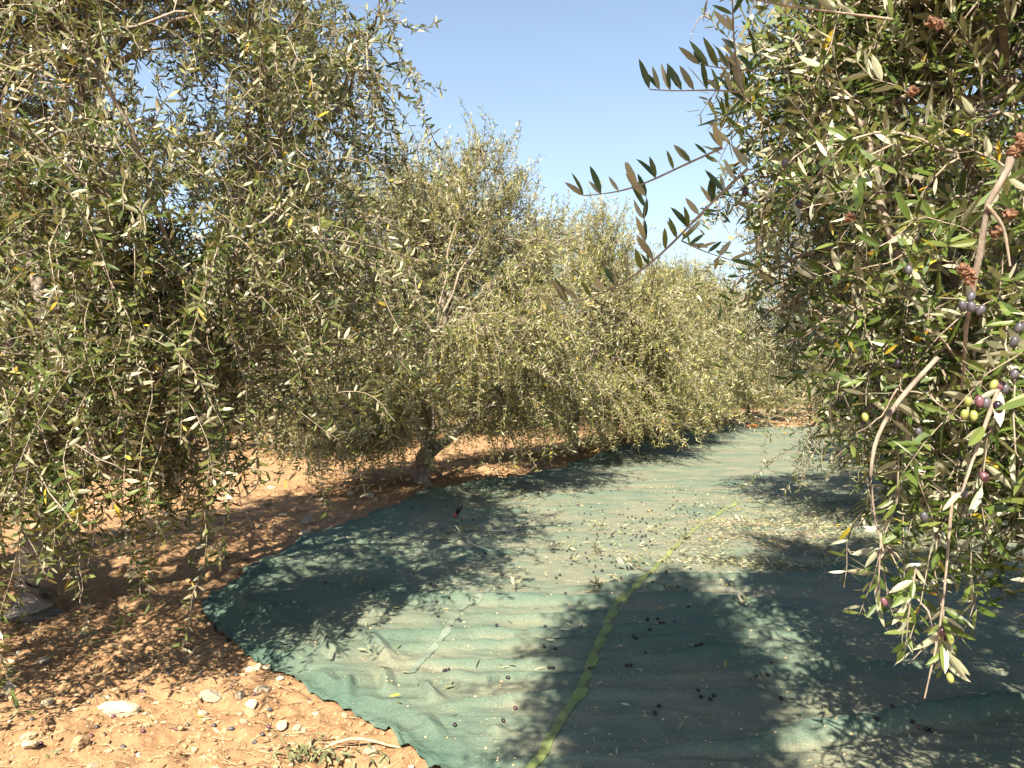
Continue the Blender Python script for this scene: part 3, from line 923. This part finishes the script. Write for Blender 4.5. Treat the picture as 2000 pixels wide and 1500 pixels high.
shoot([(1450, 182, 1.75), (1390, 176, 1.75), (1320, 180, 1.74), (1268, 176, 1.74)], .0022, .0012)
shoot([(1410, 290, 1.8), (1330, 325, 1.8), (1230, 375, 1.79), (1140, 383, 1.78)], .003, .0012, spacing=0.04)
shoot([(1460, 330, 1.85), (1380, 400, 1.85), (1315, 480, 1.85), (1240, 545, 1.84), (1160, 590, 1.84), (1080, 596, 1.84)], .0038, .0012, spacing=0.036)
shoot([(1330, 470, 1.85), (1370, 490, 1.85), (1425, 508, 1.86)], .002, .001, up=0.2, lean=(0.1, 0, 0))
shoot([(1268, 520, 1.84), (1255, 450, 1.84), (1262, 385, 1.83)], .002, .001, up=0.5)
shoot([(1455, 200, 1.75), (1434, 120, 1.75), (1430, 40, 1.74), (1428, -30, 1.74)], .0028, .0016, up=0.3, lean=(-0.3, 0, 0), spacing=0.036)
shoot([(1740, 40, 1.8), (1620, 25, 1.8), (1500, 10, 1.79), (1440, -8, 1.79)], .0036, .0015, spacing=0.034)
shoot([(1470, 140, 1.75), (1410, 135, 1.75), (1366, 128, 1.75)], .0018, .001)
shoot([(2060, 200, 1.55), (1990, 285, 1.5), (1945, 350, 1.5), (1905, 470, 1.5), (1885, 640, 1.6), (1880, 760, 1.75)], .010, .003, name="branch", leaves=False, mat="bark")
shoot([(1925, 400, 1.5), (1960, 440, 1.5), (1972, 520, 1.5)], .004, .002, leaves=False)
shoot([(1830, 700, 2.0), (1740, 790, 1.9), (1708, 850, 1.9), (1694, 920, 1.9), (1705, 1010, 1.9), (1730, 1090, 1.9)], .0075, .002, name="branch", leaves=False, mat="bark")
shoot([(1950, 760, 1.45), (1910, 870, 1.45), (1880, 960, 1.45)], .0045, .0025, spacing=0.06, up=-0.4)
shoot([(1862, 960, 1.75), (1852, 1080, 1.75), (1842, 1220, 1.75), (1822, 1300, 1.75), (1808, 1365, 1.75)], .004, .0016, leaves=False)
shoot([(1845, 1190, 1.75), (1842, 1240, 1.75), (1846, 1275, 1.75)], .002, .001, up=-0.25, alng=0.1, spacing=0.014, L=0.072, lean=(0, 0, 0))
shoot([(1790, 1110, 1.8), (1778, 1180, 1.8), (1770, 1270, 1.8)], .0028, .0012, up=-0.35, alng=0.3, spacing=0.028, L=0.06)
shoot([(1722, 1040, 1.9), (1718, 1120, 1.9), (1714, 1180, 1.9)], .0028, .0012, up=-0.35, alng=0.3, spacing=0.03, L=0.06)


def uv_ball(name, r, lz, mat, nu=10, nv=7, lump=0.0, seed=0):
    th = np.linspace(0, math.pi, nv); ph = np.linspace(0, 2 * math.pi, nu, endpoint=False)
    T_, Pp = np.meshgrid(th, ph, indexing='ij')
    rr = 1 + lump * (np.random.RandomState(seed).rand(nv, nu) - 0.5)
    taper = 1 + 0.08 * np.cos(T_)
    V = np.stack([r * rr * taper * np.sin(T_) * np.cos(Pp), r * rr * taper * np.sin(T_) * np.sin(Pp), lz * rr * np.cos(T_)], -1).reshape(-1, 3)
    idx = np.arange(nu * nv).reshape(nv, nu)
    q = np.stack([idx[:-1], idx[1:], np.roll(idx[1:], -1, 1), np.roll(idx[:-1], -1, 1)], -1).reshape(-1, 4)
    return np_mesh(name, V, quads=q, mat=mat, smooth=(lump == 0))


OLIVE = {k: uv_ball("olive_" + k, 0.0095, 0.0125, M["olive_" + k]) for k in ("black", "bloom", "purple", "green")}
for (px, py, d, k) in [(1896, 580, 1.5, "bloom"), (1880, 598, 1.5, "bloom"), (1897, 600, 1.48, "bloom"), (1915, 606, 1.5, "bloom"), (1990, 640, 1.5, "bloom"),
                       (1980, 668, 1.5, "bloom"), (1982, 730, 1.5, "bloom"), (1941, 752, 1.6, "green"), (1952, 752, 1.6, "purple"), (1963, 759, 1.6, "bloom"), (1891, 785, 1.65, "green"),
                       (1884, 810, 1.6, "green"), (1902, 812, 1.6, "green"), (1950, 795, 1.35, "black"), (1913, 784, 1.45, "purple"),
                       (1926, 787, 1.45, "bloom"), (1923, 932, 1.5, "purple"), (1883, 963, 1.6, "bloom"), (1842, 1234, 1.74, "purple"), (1848, 1243, 1.76, "black"), (1858, 1250, 1.75, "green"),
                       (1858, 1326, 1.75, "green"), (1728, 1176, 1.85, "purple"), (1774, 527, 1.7, "bloom"), (1532, 320, 1.8, "bloom"), (1455, 375, 1.8, "black"), (1690, 815, 1.9, "green"), (1806, 1010, 1.6, "bloom"), (1560, 400, 1.9, "black"), (1753, 710, 1.8, "black"), (1795, 845, 1.7, "bloom")]:
    p = at(px, py, d) - R0B
    o = link("olive", OLIVE[k], R0, p); o.scale = (.85, .85, .95)
    o.rotation_euler = (rh.uniform(-.4, .4), rh.uniform(-.4, .4), 0)
    stp = np.stack([p + np.array([0, 0, 0.012]), p + np.array([0.004 * rh.randn(), 0.006, 0.024]), p + np.array([0.01 * rh.randn(), 0.02, 0.04])])
    link("stalk", tubes_mesh("stalk", stp[None], np.full((1, 3), 0.0009), 3, M["twig"]), o).matrix_parent_inverse = Matrix.Identity(4)
    st_ = o.children[0]; st_.matrix_basis = (o.rotation_euler.to_matrix().to_4x4() @ Matrix.Diagonal((.85, .85, .95, 1))).inverted() @ Matrix.Translation(Vector(-p))
GALL = [uv_ball("gall", 0.011, 0.010, M["gall"], 12, 9, 0.9, i) for i in range(3)]
for i, (px, py, d) in enumerate([(1988, 288, 1.5), (1994, 270, 1.5), (1978, 300, 1.5), (1972, 418, 1.5), (1945, 455, 1.52), (1890, 535, 1.5), (1880, 525, 1.5), (1818, 45, 1.7), (1830, 50, 1.7), (1660, 425, 1.8), (1780, 180, 1.75), (1895, 545, 1.5)]):
    o = link("gall", GALL[i % 3], R0, at(px, py, d) - R0B)
    o.rotation_euler = (rh.rand() * 6, rh.rand() * 6, 0)

# ------------------------------------------------------------------ things lying on the net
rl = np.random.RandomState(17)


def on_net(x, y, h=0.0):
    return np.array([x, y, float(net_z(np.array(x), np.array(y))) + h])


def on_soil(x, y, h=0.0):
    return np.array([x, y, float(ground_z(np.array(x), np.array(y))) + h])


OG = "loose olives fallen on the net"


def drop_olive(x, y, soil=False, k="black"):
    p = on_soil(x, y, 0.007) if soil else on_net(x, y, 0.009)
    o = link("olive", OLIVE[k], None, p)
    o.rotation_euler = (math.pi / 2 + rl.uniform(-.3, .3), rl.uniform(-.3, .3), rl.uniform(0, 6.28))
    if soil:
        tag(o, "dusty dark olive fallen on bare stony soil left of the net", "olive", "loose olives on the bare soil")
    else:
        tag(o, "dark ripe olive lying loose on the green net", "olive", OG)


for (px, py) in [(888, 1431), (983, 1426), (1006, 1401), (992, 1345), (875, 1332), (868, 1328), (1072, 1324), (1080, 1324), (855, 1234), (877, 1202), (898, 1236), (775, 1213), (970, 1256), (1152, 1326),
                 (1288, 1395), (1280, 1413), (1500, 1345), (1507, 1328), (1480, 1348), (1364, 1376), (1370, 1380), (1388, 1386), (1395, 1378), (1527, 1381), (1611, 1400), (1795, 1420), (1806, 1421), (1814, 1421),
                 (1716, 1450), (1744, 1441), (1785, 1449), (1796, 1451), (1812, 1453), (1822, 1455), (1345, 1303), (1362, 1300), (1371, 1290), (1365, 1304), (1360, 1307), (1398, 1238), (1262, 1300), (1265, 1236), (1285, 1236),
                 (1290, 1255), (1269, 1261), (1297, 1252), (1238, 1280), (1243, 1282), (1318, 1243), (1225, 1322), (1233, 1322), (1118, 1270), (1065, 1249), (1063, 1285), (1085, 1290), (1136, 1245), (1345, 1210)]:
    x, y = g(px, py)
    drop_olive(x, y, False, "purple" if rl.rand() < 0.1 else "black")
for i in range(150):
    c = [(1.0, 7.4), (1.5, 8.1), (1.2, 6.6), (.55, 7.0), (2.0, 9.0), (.3, 8.4)][rl.randint(6)]
    x, y = c[0] + 0.38 * rl.randn(), c[1] + 0.6 * rl.randn()
    drop_olive(x, y)
for i in range(60):
    drop_olive(rl.uniform(-1.5, 2.6), rl.uniform(5.0, 10.5))
for i in range(32):
    x, y = g(rl.uniform(20, 640), rl.uniform(1330, 1490))
    if x < net_left(np.array(y)) - 0.05:
        drop_olive(x, y, True, "bloom" if rl.rand() < .6 else "purple")

# cut sprigs with leaves
DRY_VARIANTS = []
for i in range(8):
    DRY_VARIANTS.append(leaves_mesh("cut_leaf", np.zeros((1, 3)), np.array([[0, 1.0, 0]]), np.array([[0, 0, 1.0]]), np.ones(1), np.full(1, 0.22), np.full(1, (i + .5) / 8 * .96), "hi", M["leaf_dry"],
                                    np.array([(-0.12, 0.1, 0.2, 0.0)[i % 4]])))


def make_sprig(n, Ls, bush):
    root = empty("olive_sprig", (0, 0, 0))
    K = 7
    p = np.stack([np.linspace(0, Ls, K), 0.02 * rl.randn(K).cumsum() * .5, 0.008 + np.abs(0.012 * rl.randn(K))], -1)
    link("stem", tubes_mesh("stem", p[None], np.linspace(.0028, .0012, K)[None], 5, M["twig"]), root)
    P_, D_, N_, L_, R_ = [], [], [], [], []
    for j in range(n):
        f = (0.15 + 0.85 * rl.rand()) * (K - 1.001); k = int(f)
        q = p[k] + (p[k + 1] - p[k]) * (f - k)
        d = norm(np.array([0.6, rl.choice([-1, 1]) * (0.4 + 0.6 * rl.rand()), bush * rl.rand()]) + 0.2 * rl.randn(3))
        nn = norm(rl.randn(3) * 0.6 + np.array([0, 0, 1.0])); nn = norm(nn - (nn * d).sum() * d)
        P_.append(q); D_.append(d); N_.append(nn); L_.append(0.045 + 0.02 * rl.rand()); R_.append(rl.rand())
    leaf_objects(root, np.array(P_), np.array(D_), np.array(N_), np.array(L_), np.array(R_), "leaf", DRY_VARIANTS)
    return root


SPRIGS = [make_sprig(15, .16, .8), make_sprig(26, .20, 1.6), make_sprig(9, .13, .6)]
SPOTS = [(1160, 1075, 1, "pale leafy sprig standing out alone on the sunlit middle of the net"), (1060, 1082, 1, "bushy pale sprig left of the other sprigs on the sunlit net"),
         (1165, 1155, 1, "bushy sprig at the upper edge of the dark shadow, left of the band"), (1225, 1158, 0, "flat sprig in the shadow edge just left of the yellow green band"),
         (1262, 1122, 1, "dark bushy sprig lying across the yellow green band"), (1318, 1085, 0, "sprig on the yellow green band where sun meets shadow"), (1345, 1055, 1, "leafy sprig along the band's far part"),
         (935, 1042, 1, "bushy sprig in the shade beside the pruning shears"), (886, 1066, 2, "small pale sprig in the shade nearest the pruning shears"), (672, 1168, 2, "small dry sprig on the net near its left corner"),
         (1215, 1105, 2, "short sprig on sunlit net above the dark shadow"), (1100, 1100, 2, "small sprig in the sunlit net between two bushy ones"), (1190, 1040, 0, "sprig among scattered olives on the sunlit net"),
         (1255, 1045, 0, "sprig right of the olive patch on the sunlit net"), (1520, 1362, 2, "small sprig alone in the near dappled shade"), (1478, 1215, 2, "small yellowish sprig in dappled shade right of the band"),
         (1550, 1118, 1, "bushy sprig in the shade under the right tree"), (1585, 1075, 0, "sprig beside the leaf litter under the right tree"), (1290, 1165, 0, "sprig with long bare stem right of the band in shadow edge"),
         (1480, 1045, 1, "bushy sprig at the litter patch right of the band"), (980, 980, 1, "leafy sprig under the forked tree's skirt on the net"), (1010, 1178, 2, "tiny sprig in the sun left of the dark shadow"), (1440, 960, 2, "far small sprig at the tip of the right tree's shadow")]
for i, (px, py, v, lab) in enumerate(SPOTS):
    src = SPRIGS[v]
    x, y = g(px, py)
    used = "label" in src
    r_ = src if not used else src.copy()
    if used:
        COL.objects.link(r_)
        for ch in list(src.children):
            c_ = ch.copy(); COL.objects.link(c_); c_.parent = r_
    r_.location = on_net(x, y, 0.004)
    r_.rotation_euler = (rl.uniform(-.12, .12), rl.uniform(-.12, .12), rl.uniform(0, 6.28))
    s_ = (1.35 if v == 1 else 1.2) * (1.0 if y < 8 else 1.15) * (0.75 if y < 4.5 else 1.0); r_.scale = (s_, s_, s_)
    tag(r_, lab, "sprig", "cut olive sprigs on the net")

# thin cut twigs in the litter
n = 420
tx = np.where(rl.rand(n) < .6, 2.6 + .55 * rl.randn(n), 3.6 + .5 * rl.randn(n)); ty = np.where(tx < 3.1, 7.4 + .7 * rl.randn(n), 6.2 + .7 * rl.randn(n))
az = rl.rand(n) * 6.28; l = 0.10 + 0.28 * rl.rand(n)
TP = []
for q in np.linspace(-.5, .5, 5):
    xx = tx + np.cos(az + .5 * q) * l * q; yy = ty + np.sin(az + .5 * q) * l * q
    TP.append(np.stack([xx, yy, net_z(xx, yy) + .012 + .03 * rl.rand(n)], -1))
tag(link("cut_twigs", tubes_mesh("cut_twigs", np.stack(TP, 1), np.full((n, 5), .0022), 4, M["twig"])), "thin brown cut twigs lying in the leaf litter on the net", "twigs", None, "stuff")

# loose leaf litter
def litter(n, xs, ys, clump=0.0):
    return np.stack([xs[0] + (xs[1] - xs[0]) * rl.rand(n), ys[0] + (ys[1] - ys[0]) * rl.rand(n)], -1)


pts = np.concatenate([np.array([2.75, 7.6]) + rl.randn(3200, 2) * np.array([.55, .65]), np.array([2.3, 6.6]) + rl.randn(1300, 2) * np.array([.5, .25]), np.array([3.6, 6.0]) + rl.randn(2400, 2) * np.array([.5, .5]),
                      np.array([3.6, 9.0]) + rl.randn(1600, 2) * np.array([.6, .8]), litter(700, (-1.2, 2.6), (5.8, 11)), litter(500, (0, 7), (9, 18)), litter(260, (-.9, 2.8), (3.2, 5.8)), np.array([1.2, 7.3]) + rl.randn(220, 2) * np.array([.4, .6])])
pts = pts[(vnoise(pts[:, 0] * 3.3, pts[:, 1] * 3.3, 3) + 0.25 * rl.rand(len(pts)) > 0.48)]
pts = pts[(pts[:, 0] > net_left(pts[:, 1]) + .1) & (pts[:, 0] < net_right(pts[:, 1]) - .1)]
n = len(pts)
az = rl.rand(n) * 6.283
dr = norm(np.stack([np.cos(az), np.sin(az), 0.35 * rl.randn(n)], -1))
nv = norm(np.stack([0.8 * rl.randn(n), 0.8 * rl.randn(n), np.ones(n)], -1))
dens = vnoise(pts[:, 0] * 3.3, pts[:, 1] * 3.3, 3)
pz = net_z(pts[:, 0], pts[:, 1]) + 0.006 + (0.01 + 0.07 * np.clip(dens - 0.45, 0, 1)) * rl.rand(n)
Ls = 0.04 + 0.025 * rl.rand(n)
tag(link("leaf_litter", leaves_mesh("leaf_litter", np.stack([pts[:, 0], pts[:, 1], pz], -1), dr, nv, Ls, Ls * .22, rl.rand(n), "mid", M["leaf_dry"], rl.choice([-.1, .1, .2], n))),
    "pale fallen olive leaves strewn over the net under the right trees", "leaf litter", None, "stuff")

nc = 3200
cx_ = -1.9 + 6.5 * rl.rand(nc); cy_ = 3.1 + 9 * rl.rand(nc) ** 1.3
kk = cx_ > net_left(cy_) + 0.06
cx_, cy_ = cx_[kk], cy_[kk]; nc = len(cx_)
oct_v = np.array([[1, 0, 0], [-1, 0, 0], [0, 1, 0], [0, -1, 0], [0, 0, 1], [0, 0, -1.0]]); oct_f = np.array([[0, 2, 4], [2, 1, 4], [1, 3, 4], [3, 0, 4], [2, 0, 5], [1, 2, 5], [3, 1, 5], [0, 3, 5]])
sz = 0.0025 + 0.006 * rl.rand(nc) ** 3
V = oct_v[None] * sz[:, None, None] * (0.6 + 0.8 * rl.rand(nc, 6, 1)) + np.stack([cx_, cy_, net_z(cx_, cy_) + 0.003], -1)[:, None]
me = np_mesh("soil_crumbs", V.reshape(-1, 3), (oct_f[None] + (np.arange(nc) * 6)[:, None, None]).reshape(-1, 3), None, M["straw"])
tag(link("soil_crumbs", me), "tiny crumbs of soil and straw scattered on the net", "crumbs", None, "stuff")

# pruning shears
sx, sy = g(890, 1018)
sh = empty("pruning_shears", on_net(sx, sy, 0.0)); sh.rotation_euler = (0.45, 0.12, 0.5); sh.scale = (.8, .8, .8)
tag(sh, "pruning shears with black handles and red catch on the shaded net", "shears")
for sgn in (-1, 1):
    t = np.linspace(0, 1, 9)
    p = np.stack([sgn * (0.010 + 0.014 * np.sin(t * 2.6)), -0.02 * t, 0.06 + 0.16 * t + 0.02 * (sgn > 0)], -1)
    link("handle", tubes_mesh("handle", p[None], (0.013 + 0.003 * np.sin(t * 6))[None], 8, M["black_grip"]), sh)
    p2 = np.stack([-sgn * np.linspace(.006, .016, 4), np.full(4, 0.004 * sgn), np.linspace(.07, .0, 4)], -1)
    link("blade", tubes_mesh("blade", p2[None], np.array([[.010, .012, .009, .002]]), 6, M["steel"]), sh)
p = np.stack([np.linspace(-.055, -.005, 6), np.full(6, -.012), .045 + .012 * np.sin(np.linspace(0, 3, 6))], -1)
link("catch", tubes_mesh("catch", p[None], np.array([[.008, .016, .018, .018, .016, .008]]), 8, M["red_plastic"]), sh)
link("pivot", uv_ball("pivot", .014, .008, M["steel"]), sh, (0, 0, .075))

# small tool at the far end of the net
sx, sy = g(1478, 838)
tl = empty("hand_rake", on_net(sx, sy, 0.0))
tag(tl, "small orange and dark hand tool lying at the net's far end", "hand tool")
p = np.stack([np.linspace(.05, .5, 6), np.zeros(6), np.full(6, .06)], -1)
link("handle", tubes_mesh("handle", p[None], np.full((1, 6), .022), 8, M["black_grip"]), tl)
p = np.stack([np.linspace(-.3, .05, 6), np.zeros(6), .06 + .02 * np.sin(np.linspace(0, 3, 6))], -1)
link("head", tubes_mesh("head", p[None], np.array([[.02, .06, .075, .07, .05, .02]]), 8, M["orange_plastic"]), tl)
for k in range(5):
    p = np.stack([np.linspace(-.3 + .07 * k, -.32 + .07 * k, 4), np.linspace(0, -.12, 4), np.linspace(.06, .01, 4)], -1)
    link("tine", tubes_mesh("tine", p[None], np.full((1, 4), .008), 5, M["orange_plastic"]), tl)

# ------------------------------------------------------------------ stones, gravel, straw and trimmings on the soil
import bmesh


def rock(seed, sub):
    bm = bmesh.new(); bmesh.ops.create_icosphere(bm, subdivisions=sub, radius=0.5)
    r_ = np.random.RandomState(seed)
    pl = [(norm(r_.randn(3)), 0.28 + 0.16 * r_.rand()) for _ in range(7)]
    for v in bm.verts:
        c = np.array(v.co)
        for nrm_, dd in pl:
            e = c.dot(nrm_) - dd
            if e > 0: c = c - nrm_ * e * 0.9
        c = c * (1 + 0.05 * r_.randn())
        v.co = c
    me = bpy.data.meshes.new("stone"); bm.to_mesh(me); bm.free()
    return me


ROCKS = []
for i, mk in enumerate(["stone_pale", "stone_tan", "stone_grey", "stone_pale", "stone_tan", "stone_white"]):
    me = rock(40 + i, 3); me.materials.append(M[mk]); ROCKS.append(me)


def put_stone(px, py, size, k, label=None, flat=0.6, asp=1.0, rz=None):
    x, y = g(px, py)
    o = link("stone", ROCKS[k], None, on_soil(x, y, size * flat * 0.18))
    o.scale = (size * asp, size / asp, size * flat)
    o.rotation_euler = (rl.uniform(-.25, .25), rl.uniform(-.25, .25), rl.uniform(0, 6.28) if rz is None else rz)
    tag(o, label or "small pale stone lying on the orange soil left of the net", "stone", "stones on the bare soil")


put_stone(228, 1408, .145, 5, "large flat white stone on the near soil, brightest of the stones", .5, 1.35, 0.25)
put_stone(55, 1488, .07, 0, "rounded pale stone at the bottom left corner")
put_stone(152, 1478, .085, 1, "round tan stone near the bottom left, right of the corner stone", .8)
put_stone(412, 1376, .105, 2, "broad pale grey stone midway between white slab and net edge", .6, 1.2, 0.3)
put_stone(470, 1372, .06, 2, "half buried grey stone right of the broad pale grey one")
put_stone(490, 1392, .065, 5, "upright whitish stone between broad grey stone and net", .9)
put_stone(487, 1325, .05, 5, "white pebble touching two pale ones near the net edge", .8)
put_stone(503, 1318, .055, 0, "oblong pale stone closest behind the white pebble by the net", .8, 1.3)
put_stone(520, 1318, .045, 0, "pale stone nearest the net edge in the pebble trio", .9)
put_stone(546, 1337, .04, 5, "single white pebble just outside the net edge")
put_stone(258, 1310, .10, 1, "tan angular stone at the edge of the left tree's shade", .7)
put_stone(394, 1400, .05, 0, "yellowish round stone left below the broad pale grey one", .9)
put_stone(530, 962, .14, 0, "lone rounded pale stone in the shaded soil behind the net's left corner", .8)
put_stone(718, 990, .18, 0, "pale stone on the soil bank behind the net edge")
put_stone(240, 1270, .10, 1, "tan stone in the shade under the left tree", .6)
for i in range(95):
    px, py = rl.uniform(-40, 760), rl.uniform(1255, 1500)
    x, y = g(px, py)
    if x < net_left(np.array(y)) - 0.04:
        put_stone(px, py, 0.018 + 0.05 * rl.rand() ** 2.2, rl.randint(0, 5), None, .55 + .4 * rl.rand(), 0.85 + .4 * rl.rand())
for i in range(46):
    y = rl.uniform(7, 16); x = net_left(np.array(y)) - 0.1 - abs(rl.randn()) * 0.9
    px = 1000 + FPX * x / y; py = HORIZON + 2416 / y
    put_stone(px, py, 0.04 + 0.10 * rl.rand() ** 2, rl.randint(0, 5), "pale stone on the soil bank between net edge and left row trunks", .6)


def scatter_gravel(name, n, xr, yr, size):
    bm = bmesh.new(); bmesh.ops.create_icosphere(bm, subdivisions=1, radius=0.5)
    bv = np.array([v.co[:] for v in bm.verts]); bf = np.array([[v.index for v in f.verts] for f in bm.faces]); bm.free()
    x = xr[0] + (xr[1] - xr[0]) * rl.rand(n); y = yr[0] + (yr[1] - yr[0]) * rl.rand(n)
    k = x < net_left(y) - 0.02
    x, y = x[k], y[k]; n = len(x)
    sz = size[0] + (size[1] - size[0]) * rl.rand(n) ** 3
    V = bv[None] * (sz[:, None, None]) * (0.7 + 0.6 * rl.rand(n, len(bv), 1)) * np.array([1, 1, .7])
    a = rl.rand(n) * 6.28
    ca, sa = np.cos(a)[:, None], np.sin(a)[:, None]
    X = V[..., 0] * ca - V[..., 1] * sa + x[:, None]; Y = V[..., 0] * sa + V[..., 1] * ca + y[:, None]
    Z = V[..., 2] + (ground_z(x, y) + sz * 0.12)[:, None]
    F = (bf[None] + (np.arange(n) * len(bv))[:, None, None]).reshape(-1, 3)
    return np_mesh(name, np.stack([X, Y, Z], -1).reshape(-1, 3), F, None, None, False, {"rnd": np.repeat(rl.rand(n), len(bv))})


def gravel_mat():
    m, nt, N, L, P = new_mat("gravel")
    a = N.new("ShaderNodeAttribute"); a.attribute_name = "rnd"
    r = ramp(N, [(0.0, (0.26, 0.148, 0.074)), (0.8, (0.37, 0.235, 0.125)), (0.94, (0.42, 0.31, 0.195)), (1.0, (0.47, 0.40, 0.29))])
    L.new(a.outputs["Fac"], r.inputs[0]); L.new(r.outputs[0], P.inputs["Base Color"]); P.inputs["Roughness"].default_value = 0.95
    return m


M["gravel"] = gravel_mat()
me = scatter_gravel("gravel", 7000, (-3.4, 0.2), (2.9, 5.6), (0.005, 0.034)); me.materials.append(M["gravel"])
tag(link("gravel", me), "loose pebbles and clods covering the near soil", "gravel", None, "stuff")
me = scatter_gravel("soil_clods", 3500, (-5.5, 3.5), (5.6, 17), (0.02, 0.10)); me.materials.append(M["gravel"])
tag(link("soil_clods", me), "clods and pebbles on the soil bank under the left row", "clods", None, "stuff")

n = 800
x = -3.2 + 3.2 * rl.rand(n); y = 2.9 + 2.0 * rl.rand(n)
k = x < net_left(y) - 0.03
x, y = x[k], y[k]; n = len(x)
az = rl.rand(n) * 6.28; l = 0.03 + 0.09 * rl.rand(n)
p0 = np.stack([x, y, ground_z(x, y) + .008], -1); x1 = x + np.cos(az) * l; y1 = y + np.sin(az) * l
p1 = np.stack([x1, y1, ground_z(x1, y1) + .008], -1); pm = (p0 + p1) / 2 + np.stack([0.01 * rl.randn(n), 0.01 * rl.randn(n), .006 * np.ones(n)], -1)
tag(link("dry_straw", tubes_mesh("dry_straw", np.stack([p0, pm, p1], 1), np.full((n, 3), 0.0014), 3, M["straw"])), "thin dry stalks scattered over the near soil", "straw", None, "stuff")

n = 420
x = -3.2 + 3.2 * rl.rand(n); y = 2.9 + 2.6 * rl.rand(n)
k = x < net_left(y) - 0.04
x, y = x[k], y[k]; n = len(x); az = rl.rand(n) * 6.283
dr = norm(np.stack([np.cos(az), np.sin(az), 0.2 * rl.randn(n)], -1)); nv = norm(np.stack([0.5 * rl.randn(n), 0.5 * rl.randn(n), np.ones(n)], -1))
Ls = 0.035 + 0.025 * rl.rand(n)
tag(link("fallen_leaves", leaves_mesh("fallen_leaves", np.stack([x, y, ground_z(x, y) + 0.012], -1), dr, nv, Ls, Ls * .2, rl.rand(n), "mid", M["leaf_dry"], rl.choice([-.1, .1, .2], n))),
    "dry olive leaves fallen on the bare soil left of the net", "leaf litter", None, "stuff")

hx, hy = g(655, 1478)
hp = empty("trimmings_heap", on_soil(hx, hy))
tag(hp, "heap of cut olive leaves with a stick on the soil beside the net edge", "trimmings")
t = np.linspace(0, 1, 8)
link("stick", tubes_mesh("stick", np.stack([-.06 + .38 * t, .03 + .07 * t, .035 + .03 * np.sin(t * 5)], -1)[None], np.linspace(.007, .004, 8)[None], 7, M["straw"]), hp)
P_ = np.stack([-.10 + .13 * rl.randn(90), .0 + .05 * rl.randn(90), .025 + .03 * rl.rand(90)], -1)
D_ = norm(np.stack([.5 * rl.randn(90), -.6 + .5 * rl.randn(90), .15 * rl.randn(90)], -1))
N_ = norm(np.stack([.4 * rl.randn(90), .4 * rl.randn(90), np.ones(90)], -1)); N_ = norm(N_ - (N_ * D_).sum(1, keepdims=True) * D_)
leaf_objects(hp, P_, D_, N_, 0.05 + 0.025 * rl.rand(90), rl.rand(90), "leaf", DRY_VARIANTS)
